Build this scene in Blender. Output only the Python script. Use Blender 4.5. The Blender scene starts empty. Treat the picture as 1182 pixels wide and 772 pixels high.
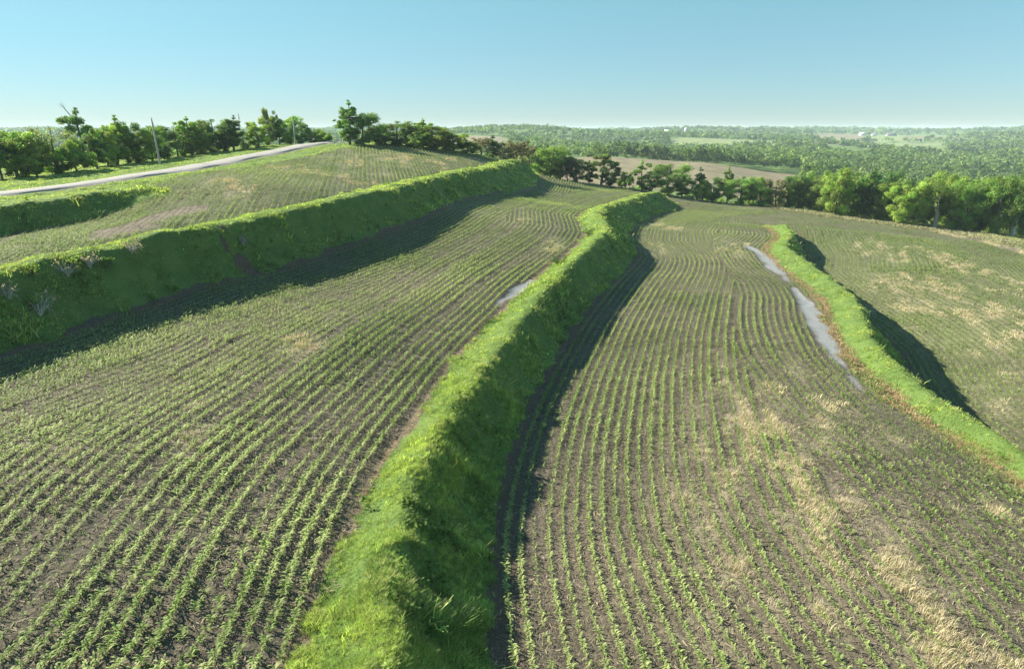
import bpy, math
import numpy as np

# ------------------------------------------------------------------ camera, sky, sun, exposure
scene = bpy.context.scene
COL = scene.collection
R = math.radians
cam_data = bpy.data.cameras.new('camera')
cam_data.sensor_width = 36.0
cam_data.lens = 36.0 * 787.0 / 1182.0
cam_data.clip_start = 0.5
cam_data.clip_end = 30000.0
camera = bpy.data.objects.new('camera', cam_data)
camera.location = (0.0, 0.0, 20.0)
camera.rotation_euler = (R(90 - 16.7), 0.0, 0.0)
COL.objects.link(camera)
scene.camera = camera

SUN_EL, SUN_FWD = R(32.0), R(24.0)          # sun height, and how far ahead of due left it stands
to_sun = np.array([-math.cos(SUN_EL) * math.cos(SUN_FWD), math.cos(SUN_EL) * math.sin(SUN_FWD), math.sin(SUN_EL)])
sun_data = bpy.data.lights.new('sun', 'SUN')
sun_data.energy = 5.0
sun_data.angle = R(0.5)
sun_data.color = (1.0, 0.93, 0.80)
sun = bpy.data.objects.new('sun', sun_data)
import mathutils
sun.rotation_euler = mathutils.Vector(to_sun).to_track_quat('Z', 'Y').to_euler()
COL.objects.link(sun)

world = bpy.data.worlds.new('World')
scene.world = world
world.use_nodes = True
wn, wl = world.node_tree.nodes, world.node_tree.links
sky = wn.new('ShaderNodeTexSky')
sky.sky_type = 'NISHITA'
sky.sun_disc = False
sky.sun_elevation = SUN_EL
sky.sun_rotation = math.atan2(to_sun[0], to_sun[1])
sky.altitude = 200
sky.air_density = 0.7
sky.dust_density = 0.0
sky.ozone_density = 2.0
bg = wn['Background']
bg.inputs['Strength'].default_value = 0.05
# the teal cast of this sky: stronger overhead, pale towards the horizon
tc = wn.new('ShaderNodeTexCoord'); sp = wn.new('ShaderNodeSeparateXYZ'); mr = wn.new('ShaderNodeMapRange')
wl.new(tc.outputs['Generated'], sp.inputs[0]); wl.new(sp.outputs['Z'], mr.inputs[0])
mr.inputs[1].default_value = 0.0; mr.inputs[2].default_value = 0.16
cast = wn.new('ShaderNodeMix'); cast.data_type = 'RGBA'
wl.new(mr.outputs[0], cast.inputs[0])
cast.inputs[6].default_value = (0.45, 0.495, 0.545, 1); cast.inputs[7].default_value = (0.79, 0.985, 0.755, 1)
mul = wn.new('ShaderNodeMix'); mul.data_type = 'RGBA'; mul.blend_type = 'MULTIPLY'; mul.inputs[0].default_value = 1.0
overhead_fill = wn.new('ShaderNodeMapRange'); overhead_fill.inputs[1].default_value = 0.2; overhead_fill.inputs[2].default_value = 0.7; overhead_fill.inputs[3].default_value = 0.05; overhead_fill.inputs[4].default_value = 0.12  # sky strength raised overhead, out of view, as added fill for the shadows
wl.new(sp.outputs['Z'], overhead_fill.inputs[0]); m3 = wn.new('ShaderNodeMapRange'); m3.inputs[1].default_value = -0.6; m3.inputs[2].default_value = 0.6; m3.inputs[3].default_value = 1.0; m3.inputs[4].default_value = 1.28
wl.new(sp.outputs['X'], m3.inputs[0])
mm = wn.new('ShaderNodeMath'); mm.operation = 'MULTIPLY'; wl.new(overhead_fill.outputs[0], mm.inputs[0]); wl.new(m3.outputs[0], mm.inputs[1]); wl.new(mm.outputs[0], bg.inputs['Strength'])
wl.new(sky.outputs[0], mul.inputs[6]); wl.new(cast.outputs[2], mul.inputs[7])
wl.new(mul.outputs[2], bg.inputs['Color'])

scene.render.engine = 'CYCLES'
scene.view_settings.view_transform = 'Standard'
scene.view_settings.look = 'None'
scene.view_settings.gamma = 1.0
scene.view_settings.exposure = 1.58
scene.view_settings.use_curve_mapping = False
cy = scene.cycles
cy.use_denoising = True
cy.max_bounces = 6
cy.diffuse_bounces = 3
cy.glossy_bounces = 2
cy.transmission_bounces = 4
cy.volume_bounces = 1
cy.transparent_max_bounces = 8

# ------------------------------------------------------------------ survey of the land (plain numbers)
CAM_Z = 20.0
PITCH = math.radians(16.7)
FPX = 787.0
CP, SP = math.cos(PITCH), math.sin(PITCH)

def ray(px, py):
    a = (px - 591.0) / FPX
    b = (py - 386.0) / FPX
    return np.array([a, CP - b * SP, -SP - b * CP])

def ground_at(px, py, zf, far=420.0):
    """first point of the surveyed sight line that meets the height function zf"""
    d = ray(px, py)
    t = np.concatenate([np.arange(8, 120, 0.5), np.arange(120, far, 1.0)])
    X, Y, Z = d[0] * t, d[1] * t, CAM_Z + d[2] * t
    g = Z - zf(X, Y)
    k = np.where((g[:-1] > 0) & (g[1:] <= 0))[0]
    if len(k) == 0:
        k = [int(np.argmin(np.abs(g[:-1])))]
    k = k[0]
    u = g[k] / (g[k] - g[k + 1] + 1e-9)
    u = min(max(u, 0.0), 1.0)
    tt = t[k] + u * (t[k + 1] - t[k])
    return np.array([d[0] * tt, d[1] * tt])

def at_z(px, py, z):
    d = ray(px, py)
    t = (z - CAM_Z) / d[2]
    return (d[0] * t, d[1] * t, z)

def smooth(e0, e1, x):
    t = np.clip((x - e0) / (e1 - e0), 0, 1)
    return t * t * (3 - 2 * t)

class Spline:                                            # thin plate surface through survey points
    def __init__(self, P, lam=1e-3):
        P = np.array(P, float)
        self.xy = P[:, :2] / 100.0
        n = len(P)
        K = self.kern(self.xy, self.xy) + lam * np.eye(n)
        A = np.hstack([np.ones((n, 1)), self.xy])
        M = np.vstack([np.hstack([K, A]), np.hstack([A.T, np.zeros((3, 3))])])
        self.w = np.linalg.solve(M, np.concatenate([P[:, 2], np.zeros(3)]))
    @staticmethod
    def kern(a, b):
        d2 = ((a[:, None, :] - b[None, :, :]) ** 2).sum(-1)
        return 0.5 * d2 * np.log(d2 + 1e-12)
    def __call__(self, X, Y):
        X = np.asarray(X, float); Y = np.asarray(Y, float)
        q = np.stack([X.ravel(), Y.ravel()], 1) / 100.0
        out = np.empty(len(q))
        n = len(self.xy)
        for i in range(0, len(q), 100000):
            s = q[i:i + 100000]
            out[i:i + 100000] = self.kern(s, self.xy) @ self.w[:n] + self.w[n] + s @ self.w[n + 1:]
        return out.reshape(X.shape)

PTS = [at_z(*p) for p in [
    (600, 772, 0.0), (900, 772, 0.0), (1182, 772, -0.5), (640, 560, 0.2), (820, 520, 0.0), (1000, 520, -0.6),
    (700, 400, 0.4), (860, 380, -0.2), (800, 310, 0.2), (1182, 470, -2.6), (1182, 380, -3.2), (1050, 320, -2.4),
    (880, 262, -0.6), (820, 233, -0.3), (920, 243, -1.8), (1000, 254, -3.0), (1090, 266, -4.0), (1182, 282, -4.6),
    (300, 772, 1.2), (0, 772, 2.2), (0, 600, 3.2), (150, 560, 3.0), (330, 500, 2.4), (420, 400, 3.0), (560, 300, 4.0),
    (0, 440, 5.2), (200, 360, 5.6), (350, 300, 6.2), (650, 232, 4.2), (740, 214, 3.2), (640, 208, 6.0),
    (0, 290, 9.0), (200, 255, 10.0), (350, 225, 11.2), (480, 195, 12.2), (560, 182, 12.8), (430, 166, 16.4),
    (0, 225, 11.6), (183, 190, 13.4), (350, 169, 16.2), (300, 190, 13.6), (0, 205, 11.8), (100, 198, 13.0), (250, 178, 14.6)]]
PTS += [(-60, -40, 5), (0, -40, 0.5), (80, -40, -4), (-140, 20, 11), (150, 40, -9), (190, 120, -12),
        (-200, 100, 12), (-230, 230, 9), (-120, 290, 8), (-40, 290, 5), (60, 300, -9), (140, 290, -18), (230, 260, -22), (230, 160, -16)]
S = Spline(PTS)

# far country: heights along sight columns at growing distance
FC = np.array([-400, 0, 250, 450, 570, 690, 800, 900, 1000, 1090, 1182, 1500], float)
FD = np.array([200, 260, 330, 420, 550, 700, 900, 1200, 1600, 2200, 3000, 4500, 9000], float)
FZ = np.array([
    #-400   0   250  450  570  690  800  900 1000 1090 1182 1500
    [ 10,  11,  13,  12,   7,   0,  -4,  -8, -12, -14, -16, -18],   # 200
    [  8,   8,   7,   6,   0,  -9, -13, -16, -19, -21, -22, -22],   # 260
    [  4,   4,   2,   1,  -5, -11, -13, -17, -23, -26, -26, -24],   # 330
    [ -2,  -2,  -4,  -4,  -6,  -6,  -8, -13, -25, -28, -28, -25],   # 420
    [ -6,  -6,  -8,  -8,  -3,   0,  -4, -13, -25, -29, -28, -26],   # 550
    [-10, -10, -10, -10,  -6,  -8, -14, -15, -24, -26, -20, -18],   # 700
    [-10, -10, -10,  -8,  -4, -11, -14, -14, -20, -26, -24, -22],   # 900
    [ -8,  -8,  -8,  -4,   6,  -9, -11, -10, -20, -26, -24, -20],   # 1200
    [ -4,  -4,  -4,   2,  16,   0,   3,   1, -15, -16, -10, -6],   # 1600
    [  2,   2,   2,   6,   8,   0,   7,   5,  -4,  -6,   2,   4],   # 2200
    [  9,   8,   8,   8,   4,   4,  11,  11,   9,   8,  12,  10],   # 3000
    [ 12,  12,  12,  11,   8,   6,   9,  10,  10,  10,  11,  12],   # 4500
    [ 14,  14,  14,  14,  14,  14,  14,  14,  14,  14,  14,  14]], float)

def far_z(X, Y):
    r = np.maximum(Y, 1.0)
    c = np.clip(X / r * FPX + 591, FC[0], FC[-1])
    lr = np.log(np.clip(r, FD[0], FD[-1])); ld = np.log(FD)
    i = np.clip(np.searchsorted(ld, lr) - 1, 0, len(FD) - 2)
    j = np.clip(np.searchsorted(FC, c) - 1, 0, len(FC) - 2)
    u = (lr - ld[i]) / (ld[i + 1] - ld[i]); v = (c - FC[j]) / (FC[j + 1] - FC[j])
    u = u * u * (3 - 2 * u) * 0.5 + u * 0.5
    v = v * v * (3 - 2 * v) * 0.5 + v * 0.5
    z = (FZ[i, j] * (1 - u) * (1 - v) + FZ[i + 1, j] * u * (1 - v) + FZ[i, j + 1] * (1 - u) * v + FZ[i + 1, j + 1] * u * v)
    k = smooth(500, 1500, r)
    z = z + k * np.clip(r / 600, 1, 2.8) * 2.8 * (np.sin(X / 210 + 1.3) * np.sin(Y / 260 + 0.5) + 0.6 * np.sin(X / 97 + Y / 140))
    return z

def base_z(X, Y):
    w = smooth(205, 262, Y + 0.10 * np.abs(X))
    out = np.where(np.abs(X) < 320, S(np.clip(X, -260, 260), np.clip(Y, -60, 300)), 0) if np.max(Y) > -1e9 else 0
    wx = smooth(200, 300, np.abs(X))
    side = np.where(X < 0, 9.0, -18.0)
    out = out * (1 - wx) + side * wx
    return out * (1 - w) + far_z(X, Y) * w

# terraces: crest, front (uphill edge of the grass) and toe as surveyed; amplitudes above / below the natural slope
TERR = {
 'T2': dict(crest=[(452, 772), (460, 700), (463, 650), (470, 600), (485, 545), (510, 500), (540, 455), (570, 415), (600, 375), (632, 337), (658, 310), (681, 288), (699, 273), (705, 263), (697, 252), (692, 245), (705, 237), (728, 231), (749, 224), (772, 220)],
            toe=[(568, 772), (568, 690), (570, 620), (580, 550), (588, 500), (594, 460), (608, 425), (640, 385), (680, 350), (715, 317), (731, 299), (734, 286), (728, 267), (741, 257), (764, 247), (790, 238)],
            front=[(345, 772), (375, 690), (400, 620), (440, 540), (490, 465), (530, 410), (575, 365), (617, 320), (645, 300), (666, 286), (671, 273), (668, 255), (674, 244), (687, 237), (715, 229), (738, 221)],
            ac=2.35, crest_fade=(42, 88, 0.66), at=1.3, back=[(-7, 4), (-12, -14), (-20, -40)], end=9),
 'T1': dict(crest=[(0, 316), (57, 298), (114, 288), (152, 280), (190, 270), (244, 262), (289, 255), (343, 243), (415, 227), (461, 217), (500, 207), (539, 199), (578, 192), (615, 190)],
            toe=[(0, 410), (57, 392), (114, 371), (171, 349), (244, 318), (289, 301), (343, 287), (397, 271), (461, 257), (500, 245), (526, 233), (578, 222), (617, 216), (645, 208)],
            front=[(0, 297), (57, 283), (114, 274), (152, 266), (190, 260), (244, 254), (289, 247), (343, 236), (415, 220), (461, 210), (500, 201), (539, 193), (578, 187), (610, 186)],
            ac=2.3, at=2.2, taper=(60, 130, 0.50), back=[(-48, 30), (-58, 0), (-66, -30)], end=10),
 'T0': dict(crest=[(0, 238), (52, 231), (104, 222), (145, 215), (190, 209), (225, 203)],
            toe=[(0, 271), (65, 260), (117, 249), (155, 234), (195, 222), (225, 210)],
            front=[(0, 230), (52, 224), (104, 216), (145, 211), (190, 205), (225, 199)],
            ac=0.9, at=1.7, taper=(88, 112, 0.45), back=[(-67, 60), (-78, 36), (-94, 0)], end=22),
 'T3': dict(crest=[(1182, 520), (1131, 485), (1090, 464), (1057, 435), (1024, 411), (1007, 386), (995, 352), (975, 330), (935, 303), (908, 284), (916, 270), (905, 253)],
            toe=None,
            front=[(1156, 540), (1131, 522), (1082, 493), (1044, 468), (1007, 435), (982, 406), (966, 386), (955, 365), (939, 335), (898, 306), (886, 287), (896, 268), (898, 252)],
            ac=1.5, at=3.7, taper=(90, 140, 0.6), back=[(33, 36), (32, 20), (30, -30)], end=12),
}

def resample(P, step):
    P = np.array(P, float)
    d = np.concatenate([[0], np.cumsum(np.hypot(*np.diff(P, axis=0).T))])
    n = max(int(d[-1] / step), 2)
    t = np.linspace(0, d[-1], n + 1)
    return np.stack([np.interp(t, d, P[:, 0]), np.interp(t, d, P[:, 1])], 1)

def smooth_line(P, step=0.5, k=7, it=2):
    Q = resample(P, step)
    for _ in range(it):
        E = np.vstack([np.repeat(Q[:1], k, 0), Q, np.repeat(Q[-1:], k, 0)])
        c = np.cumsum(np.vstack([np.zeros((1, 2)), E]), axis=0)
        Q2 = (c[2 * k + 1:] - c[:-(2 * k + 1)]) / (2 * k + 1)
        Q2[0], Q2[-1] = Q[0], Q[-1]
        Q = Q2
    return resample(Q, step)

def nearest(L, X, Y):
    """index of nearest sample of the line L and signed distance (right of travel is positive)"""
    X = np.asarray(X, float); shp = X.shape
    q = np.stack([X.ravel(), np.asarray(Y, float).ravel()], 1)
    T = np.gradient(L, axis=0); T /= np.hypot(T[:, 0], T[:, 1])[:, None]
    idx = np.empty(len(q), int); sd = np.empty(len(q))
    L2 = (L ** 2).sum(1)
    for i in range(0, len(q), 20000):
        s = q[i:i + 20000]
        d2 = L2[None, :] - 2 * s @ L.T
        k = np.argmin(d2, 1)
        v = s - L[k]
        idx[i:i + 20000] = k
        dist = np.hypot(v[:, 0], v[:, 1])
        cr = T[k, 0] * v[:, 1] - T[k, 1] * v[:, 0]
        perp = np.abs(cr)
        inner = (k > 0) & (k < len(L) - 1)
        dist = np.where(inner, np.minimum(dist, np.maximum(perp, dist - 0.05)), dist)
        sd[i:i + 20000] = np.where(cr < 0, dist, -dist)
    return idx.reshape(shp), sd.reshape(shp)

for nm, t in TERR.items():
    tp = t.get('taper', (900, 901, 1.0))
    t['fade'] = lambda Y, tp=tp: 1 - (1 - tp[2]) * smooth(tp[0], tp[1], Y)
    cf = t.get('crest_fade', (-2, -1, 1.0))
    t['acf'] = lambda Y, cf=cf, a=t['ac']: a * (cf[2] + (1 - cf[2]) * smooth(cf[0], cf[1], Y))
    up = lambda X, Y, f=t['acf']: base_z(X, Y) + f(Y)
    C = np.array([ground_at(p[0], p[1], up) for p in (t['crest'] if nm != 'T3' else t['crest'])])
    if nm == 'T3':
        C = C                      # listed near to far already
    C = np.vstack([np.array(t['back'][::-1], float), C])
    t['pts'] = C
    L = smooth_line(C, 0.5, 3, 2)
    t['L'] = L
    s = np.concatenate([[0], np.cumsum(np.hypot(*np.diff(L, axis=0).T))])
    t['amp'] = smooth(0, t['end'], s[-1] - s)
    fr = np.array([ground_at(p[0], p[1], lambda X, Y: base_z(X, Y) + 0.4) for p in t['front']])
    _, sf = nearest(L, fr[:, 0], fr[:, 1])
    kf, _ = nearest(L, fr[:, 0], fr[:, 1])
    o = np.argsort(kf)
    wf = np.interp(np.arange(len(L)), kf[o], np.clip(-sf[o], 1.6, 6.0))
    if t['toe']:
        te = np.array([ground_at(p[0], p[1], lambda X, Y, a=t['at'], f=t['fade']: base_z(X, Y) - a * f(Y)) for p in t['toe']])
        kt, st = nearest(L, te[:, 0], te[:, 1])
        o = np.argsort(kt)
        wb = np.interp(np.arange(len(L)), kt[o], np.clip(st[o], 3.0, 11.0))
        t['toe_w'] = (kt, st)
    else:
        wb = 4.8 - 2.2 * smooth(80, 115, L[:, 1])
    ker = np.ones(13) / 13
    pad = lambda a: np.convolve(np.concatenate([np.repeat(a[0], 6), a, np.repeat(a[-1], 6)]), ker, 'valid')
    t['wf'], t['wb'] = pad(pad(wf)), pad(pad(wb))
    t['ack'] = t['acf'](L[:, 1])
    t['atk'] = t['at'] * t['fade'](L[:, 1])

def terrace_fields(X, Y):
    return {nm: nearest(t['L'], X, Y) for nm, t in TERR.items()}

def land(X, Y, F=None):
    """height of the ground"""
    X = np.asarray(X, float); Y = np.asarray(Y, float)
    z = base_z(X, Y)
    F = F or terrace_fields(X, Y)
    for nm, t in TERR.items():
        k, s = F[nm]
        wf, wb, am = t['wf'][k], t['wb'][k], t['amp'][k]
        ac, at = t['ack'][k], t['atk'][k]
        u = -s
        rise = 0.45 * smooth(18, 0, u - wf) * (u >= wf) + (u < wf) * (0.45 + (ac - 0.45) * smooth(1.0, 0.12, u / wf))
        q = s / wb
        fall = ac - (ac + at) * (0.75 * (1 - (1 - np.clip(q, 0, 1)) ** 2.2) + 0.25 * np.clip(q, 0, 1))
        rec = -at * smooth(22, 0, s - wb)
        d = np.where(s < 0, rise, np.where(q < 1, fall, rec))
        z = z + d * am
    return z

# ------------------------------------------------------------------ noise, meshes, materials
rng = np.random.default_rng(7)

def vnoise(X, Y, scale, seed=0):
    x = np.asarray(X) / scale + seed * 17.13; y = np.asarray(Y) / scale + seed * 5.71
    xi = np.floor(x).astype(np.int64); yi = np.floor(y).astype(np.int64)
    u = x - xi; v = y - yi
    u = u * u * (3 - 2 * u); v = v * v * (3 - 2 * v)
    def h(a, b):
        n = (a * 374761393 + b * 668265263 + seed * 982451653) & 0x7fffffff
        n = ((n ^ (n >> 13)) * 1274126177) & 0x7fffffff
        return ((n ^ (n >> 16)) & 0xffff) / 65535.0
    return (h(xi, yi) * (1 - u) + h(xi + 1, yi) * u) * (1 - v) + (h(xi, yi + 1) * (1 - u) + h(xi + 1, yi + 1) * u) * v

def fbm(X, Y, scale, seed=0, octv=3):
    s, a, tot = 0, 1.0, 0
    for i in range(octv):
        s = s + a * vnoise(X, Y, scale / 2 ** i, seed + i); tot += a; a *= 0.5
    return s / tot

def project(x, y, z):
    dz = z - CAM_Z
    zc = y * CP - dz * SP; yc = y * SP + dz * CP
    zc = np.maximum(zc, 0.01)
    return 591 + FPX * x / zc, 386 - FPX * yc / zc, zc

def mesh_of(name, V, Fc, mats=(), cols=None, smooth_shade=False, extra=None, mat_idx=None):
    """V (n,3), Fc list of (m,k) index arrays"""
    if isinstance(Fc, np.ndarray): Fc = [Fc]
    me = bpy.data.meshes.new(name)
    V = np.asarray(V, np.float32)
    me.vertices.add(len(V)); me.vertices.foreach_set('co', V.ravel())
    loops = np.concatenate([f.ravel() for f in Fc]).astype(np.int32)
    sizes = np.concatenate([np.full(len(f), f.shape[1]) for f in Fc]).astype(np.int32)
    starts = np.concatenate([[0], np.cumsum(sizes)[:-1]]).astype(np.int32)
    me.loops.add(len(loops)); me.loops.foreach_set('vertex_index', loops)
    me.polygons.add(len(sizes))
    me.polygons.foreach_set('loop_start', starts); me.polygons.foreach_set('loop_total', sizes)
    if smooth_shade: me.polygons.foreach_set('use_smooth', np.ones(len(sizes), bool))
    if mat_idx is not None: me.polygons.foreach_set('material_index', np.asarray(mat_idx, np.int32))
    for m in mats: me.materials.append(m)
    attrs = dict(extra or {})
    if cols is not None: attrs['tint'] = cols
    for an, a in attrs.items():
        a = np.asarray(a, np.float32)
        if a.ndim == 1:
            at = me.attributes.new(an, 'FLOAT', 'POINT'); at.data.foreach_set('value', a)
        else:
            if a.shape[1] == 3: a = np.hstack([a, np.ones((len(a), 1), np.float32)])
            at = me.attributes.new(an, 'FLOAT_COLOR', 'POINT'); at.data.foreach_set('color', a.ravel())
    me.update(calc_edges=True); me.validate()
    return me

def link(name, me, parent=None):
    o = bpy.data.objects.new(name, me); COL.objects.link(o)
    if parent: o.parent = parent
    return o

def tag(o, label=None, cat=None, group=None, kind=None):
    if label: o['label'] = label
    if cat: o['category'] = cat
    if group: o['group'] = group
    if kind: o['kind'] = kind
    return o

def empty(name, loc, rz=0.0):
    o = bpy.data.objects.new(name, None); COL.objects.link(o)
    o.location = loc; o.rotation_euler = (0, 0, rz); o.empty_display_size = 0.3
    return o

def copy_tree(o, parent=None):
    c = o.copy(); COL.objects.link(c)
    if parent: c.parent = parent
    for ch in list(o.children): copy_tree(ch, c)
    return c

class NT:
    def __init__(self, name):
        self.m = bpy.data.materials.new(name); self.m.use_nodes = True
        self.t = self.m.node_tree; self.t.nodes.clear()
        self.out = self.n('ShaderNodeOutputMaterial')
    def n(self, kind, **kw):
        nd = self.t.nodes.new(kind)
        for k, v in kw.items(): setattr(nd, k, v)
        return nd
    def set(self, sock, v):
        if hasattr(v, 'is_linked') or isinstance(v, bpy.types.NodeSocket): self.t.links.new(v, sock)
        else: sock.default_value = v
    def math(self, op, a, b=0.0, clamp=False):
        nd = self.n('ShaderNodeMath', operation=op); nd.use_clamp = clamp
        self.set(nd.inputs[0], a); self.set(nd.inputs[1], b); return nd.outputs[0]
    def mix(self, f, a, b, blend='MIX'):
        nd = self.n('ShaderNodeMix', data_type='RGBA', blend_type=blend)
        self.set(nd.inputs[0], f)
        for s, v in ((nd.inputs[6], a), (nd.inputs[7], b)):
            self.set(s, (*v, 1.0) if isinstance(v, tuple) and len(v) == 3 else v)
        return nd.outputs[2]
    def noise(self, scale, detail=3, rough=0.55, vec=None):
        nd = self.n('ShaderNodeTexNoise'); nd.inputs['Scale'].default_value = scale
        nd.inputs['Detail'].default_value = detail; nd.inputs['Roughness'].default_value = rough
        if vec is not None: self.t.links.new(vec, nd.inputs['Vector'])
        return nd.outputs['Fac']
    def ramp(self, f, lo, hi):
        nd = self.n('ShaderNodeMapRange'); nd.interpolation_type = 'SMOOTHSTEP'
        self.set(nd.inputs[0], f); nd.inputs[1].default_value = lo; nd.inputs[2].default_value = hi
        return nd.outputs[0]
    def attr(self, name):
        nd = self.n('ShaderNodeAttribute'); nd.attribute_name = name; return nd
    def pos(self):
        return self.n('ShaderNodeNewGeometry').outputs['Position']

def leaf_material(name, trans=0.35, rough=0.55, vary=0.0, spec=0.25, tmul=(1.0, 1.15, 0.55)):
    N = NT(name)
    c = N.attr('tint').outputs['Color']
    if vary:
        oi = N.n('ShaderNodeObjectInfo')
        hs = N.n('ShaderNodeHueSaturation')
        N.set(hs.inputs['Hue'], N.math('ADD', 0.5 - vary * 0.015, N.math('MULTIPLY', oi.outputs['Random'], vary * 0.06)))
        N.set(hs.inputs['Value'], N.math('ADD', 1 - vary * 0.25, N.math('MULTIPLY', N.math('FRACT', N.math('MULTIPLY', oi.outputs['Random'], 7.31)), vary)))
        N.t.links.new(c, hs.inputs['Color']); c = hs.outputs[0]
    p = N.n('ShaderNodeBsdfPrincipled')
    N.t.links.new(c, p.inputs['Base Color'])
    p.inputs['Roughness'].default_value = rough
    p.inputs['Specular IOR Level'].default_value = spec
    tr = N.n('ShaderNodeBsdfTranslucent')
    N.t.links.new(N.mix(1.0, c, tmul, 'MULTIPLY'), tr.inputs['Color'])
    mx = N.n('ShaderNodeMixShader'); mx.inputs[0].default_value = trans
    N.t.links.new(p.outputs[0], mx.inputs[1]); N.t.links.new(tr.outputs[0], mx.inputs[2])
    N.t.links.new(mx.outputs[0], N.out.inputs['Surface'])
    return N.m

def plain_material(name, a, b, scale, rough=0.8, bump=0.0, stretch=None):
    N = NT(name)
    v = N.n('ShaderNodeTexCoord').outputs['Object']
    if stretch:
        mp = N.n('ShaderNodeMapping'); mp.inputs['Scale'].default_value = stretch
        N.t.links.new(v, mp.inputs[0]); v = mp.outputs[0]
    f = N.noise(scale, 4, 0.6, v)
    p = N.n('ShaderNodeBsdfPrincipled')
    N.t.links.new(N.mix(N.ramp(f, 0.3, 0.7), a, b), p.inputs['Base Color'])
    p.inputs['Roughness'].default_value = rough
    p.inputs['Specular IOR Level'].default_value = 0.25
    if bump:
        bp = N.n('ShaderNodeBump'); bp.inputs['Strength'].default_value = bump; bp.inputs['Distance'].default_value = 0.03
        N.t.links.new(f, bp.inputs['Height']); N.t.links.new(bp.outputs[0], p.inputs['Normal'])
    N.t.links.new(p.outputs[0], N.out.inputs['Surface'])
    return N.m

M_LEAF = leaf_material('tree_leaf', 0.48, 0.6, 0.55, tmul=(1.1, 1.15, 0.6))
M_FOREST = leaf_material('forest_leaf', 0.35, 0.65)
M_GRASS = leaf_material('grass_blade', 0.5, 0.65, spec=0.12, tmul=(1.08, 1.10, 0.65))
M_CORN = leaf_material('corn_leaf', 0.42, 0.6, spec=0.15)
M_DRY = leaf_material('dry_grass', 0.3, 0.8, tmul=(1.0, 0.9, 0.7))
M_BARK = plain_material('bark', (0.10, 0.08, 0.06), (0.20, 0.17, 0.13), 3.0, 0.9, 0.6, (1, 1, 0.25))
M_PALE_BARK = plain_material('pale_bark', (0.48, 0.44, 0.38), (0.68, 0.64, 0.57), 3.0, 0.9, 0.4, (1, 1, 0.25))
M_POLE = plain_material('pole_wood', (0.30, 0.27, 0.23), (0.45, 0.42, 0.37), 4.0, 0.85, 0.3, (1, 1, 0.1))
M_STEEL = plain_material('grey_steel', (0.25, 0.26, 0.27), (0.35, 0.36, 0.37), 8.0, 0.5)
M_WHITE = plain_material('white_siding', (0.72, 0.72, 0.70), (0.82, 0.81, 0.79), 0.6, 0.6)
M_ROOFG = plain_material('green_metal_roof', (0.10, 0.22, 0.19), (0.15, 0.28, 0.24), 0.5, 0.5)
M_ROOFD = plain_material('dark_shingle_roof', (0.07, 0.075, 0.09), (0.11, 0.115, 0.13), 1.0, 0.9)
M_ROOFP = plain_material('pale_metal_roof', (0.52, 0.53, 0.54), (0.66, 0.66, 0.66), 0.5, 0.5)
M_GLASS = plain_material('dark_window_glass', (0.03, 0.035, 0.04), (0.05, 0.055, 0.06), 1.0, 0.15)
M_DOOR = plain_material('barn_door_paint', (0.20, 0.17, 0.15), (0.28, 0.24, 0.21), 2.0, 0.7)

# ------------------------------------------------------------------ field layout on the ground
def gp(px, py): return ground_at(px, py, land)

edge_px = [(207, 204), (259, 196), (300, 190), (370, 177), (430, 167), (480, 171), (560, 181), (600, 187), (625, 194),
           (650, 206), (700, 211), (740, 214), (775, 222), (800, 230), (830, 233), (920, 243), (1000, 254), (1090, 265), (1182, 283)]
edge = np.array([gp(*p) for p in edge_px])
FIELD = np.vstack([np.array([(-94, 0), (-78, 36), (-67, 60)], float), TERR['T0']['pts'][3:7], edge,
                   np.array([(190, 110), (150, 20), (60, -40), (-90, -40)], float)])

def inside(poly, X, Y):
    X = np.asarray(X); Y = np.asarray(Y); r = np.zeros(X.shape, bool)
    j = len(poly) - 1
    for i in range(len(poly)):
        xi, yi = poly[i]; xj, yj = poly[j]
        c = ((yi > Y) != (yj > Y)) & (X < (xj - xi) * (Y - yi) / (yj - yi + 1e-12) + xi)
        r ^= c; j = i
    return r

def line_dist(P, X, Y):
    L = resample(P, 0.5); k, s = nearest(L, X, Y)
    return np.abs(s), k / max(len(L) - 1, 1)

ROAD_PX = [(-40, 229), (0, 225), (60, 219), (130, 209), (200, 198), (260, 187), (310, 177), (350, 169), (375, 165.5)]
road_pts = np.array([gp(*p) for p in ROAD_PX])
road_dir = road_pts[-1] - road_pts[-3]; road_dir /= np.hypot(*road_dir)
road_pts = np.vstack([road_pts[0] - (road_pts[2] - road_pts[0]) * 1.5, road_pts, road_pts[-1] + road_dir * 30, road_pts[-1] + road_dir * 70])
ROAD = smooth_line(road_pts, 1.0, 8, 2)

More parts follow.
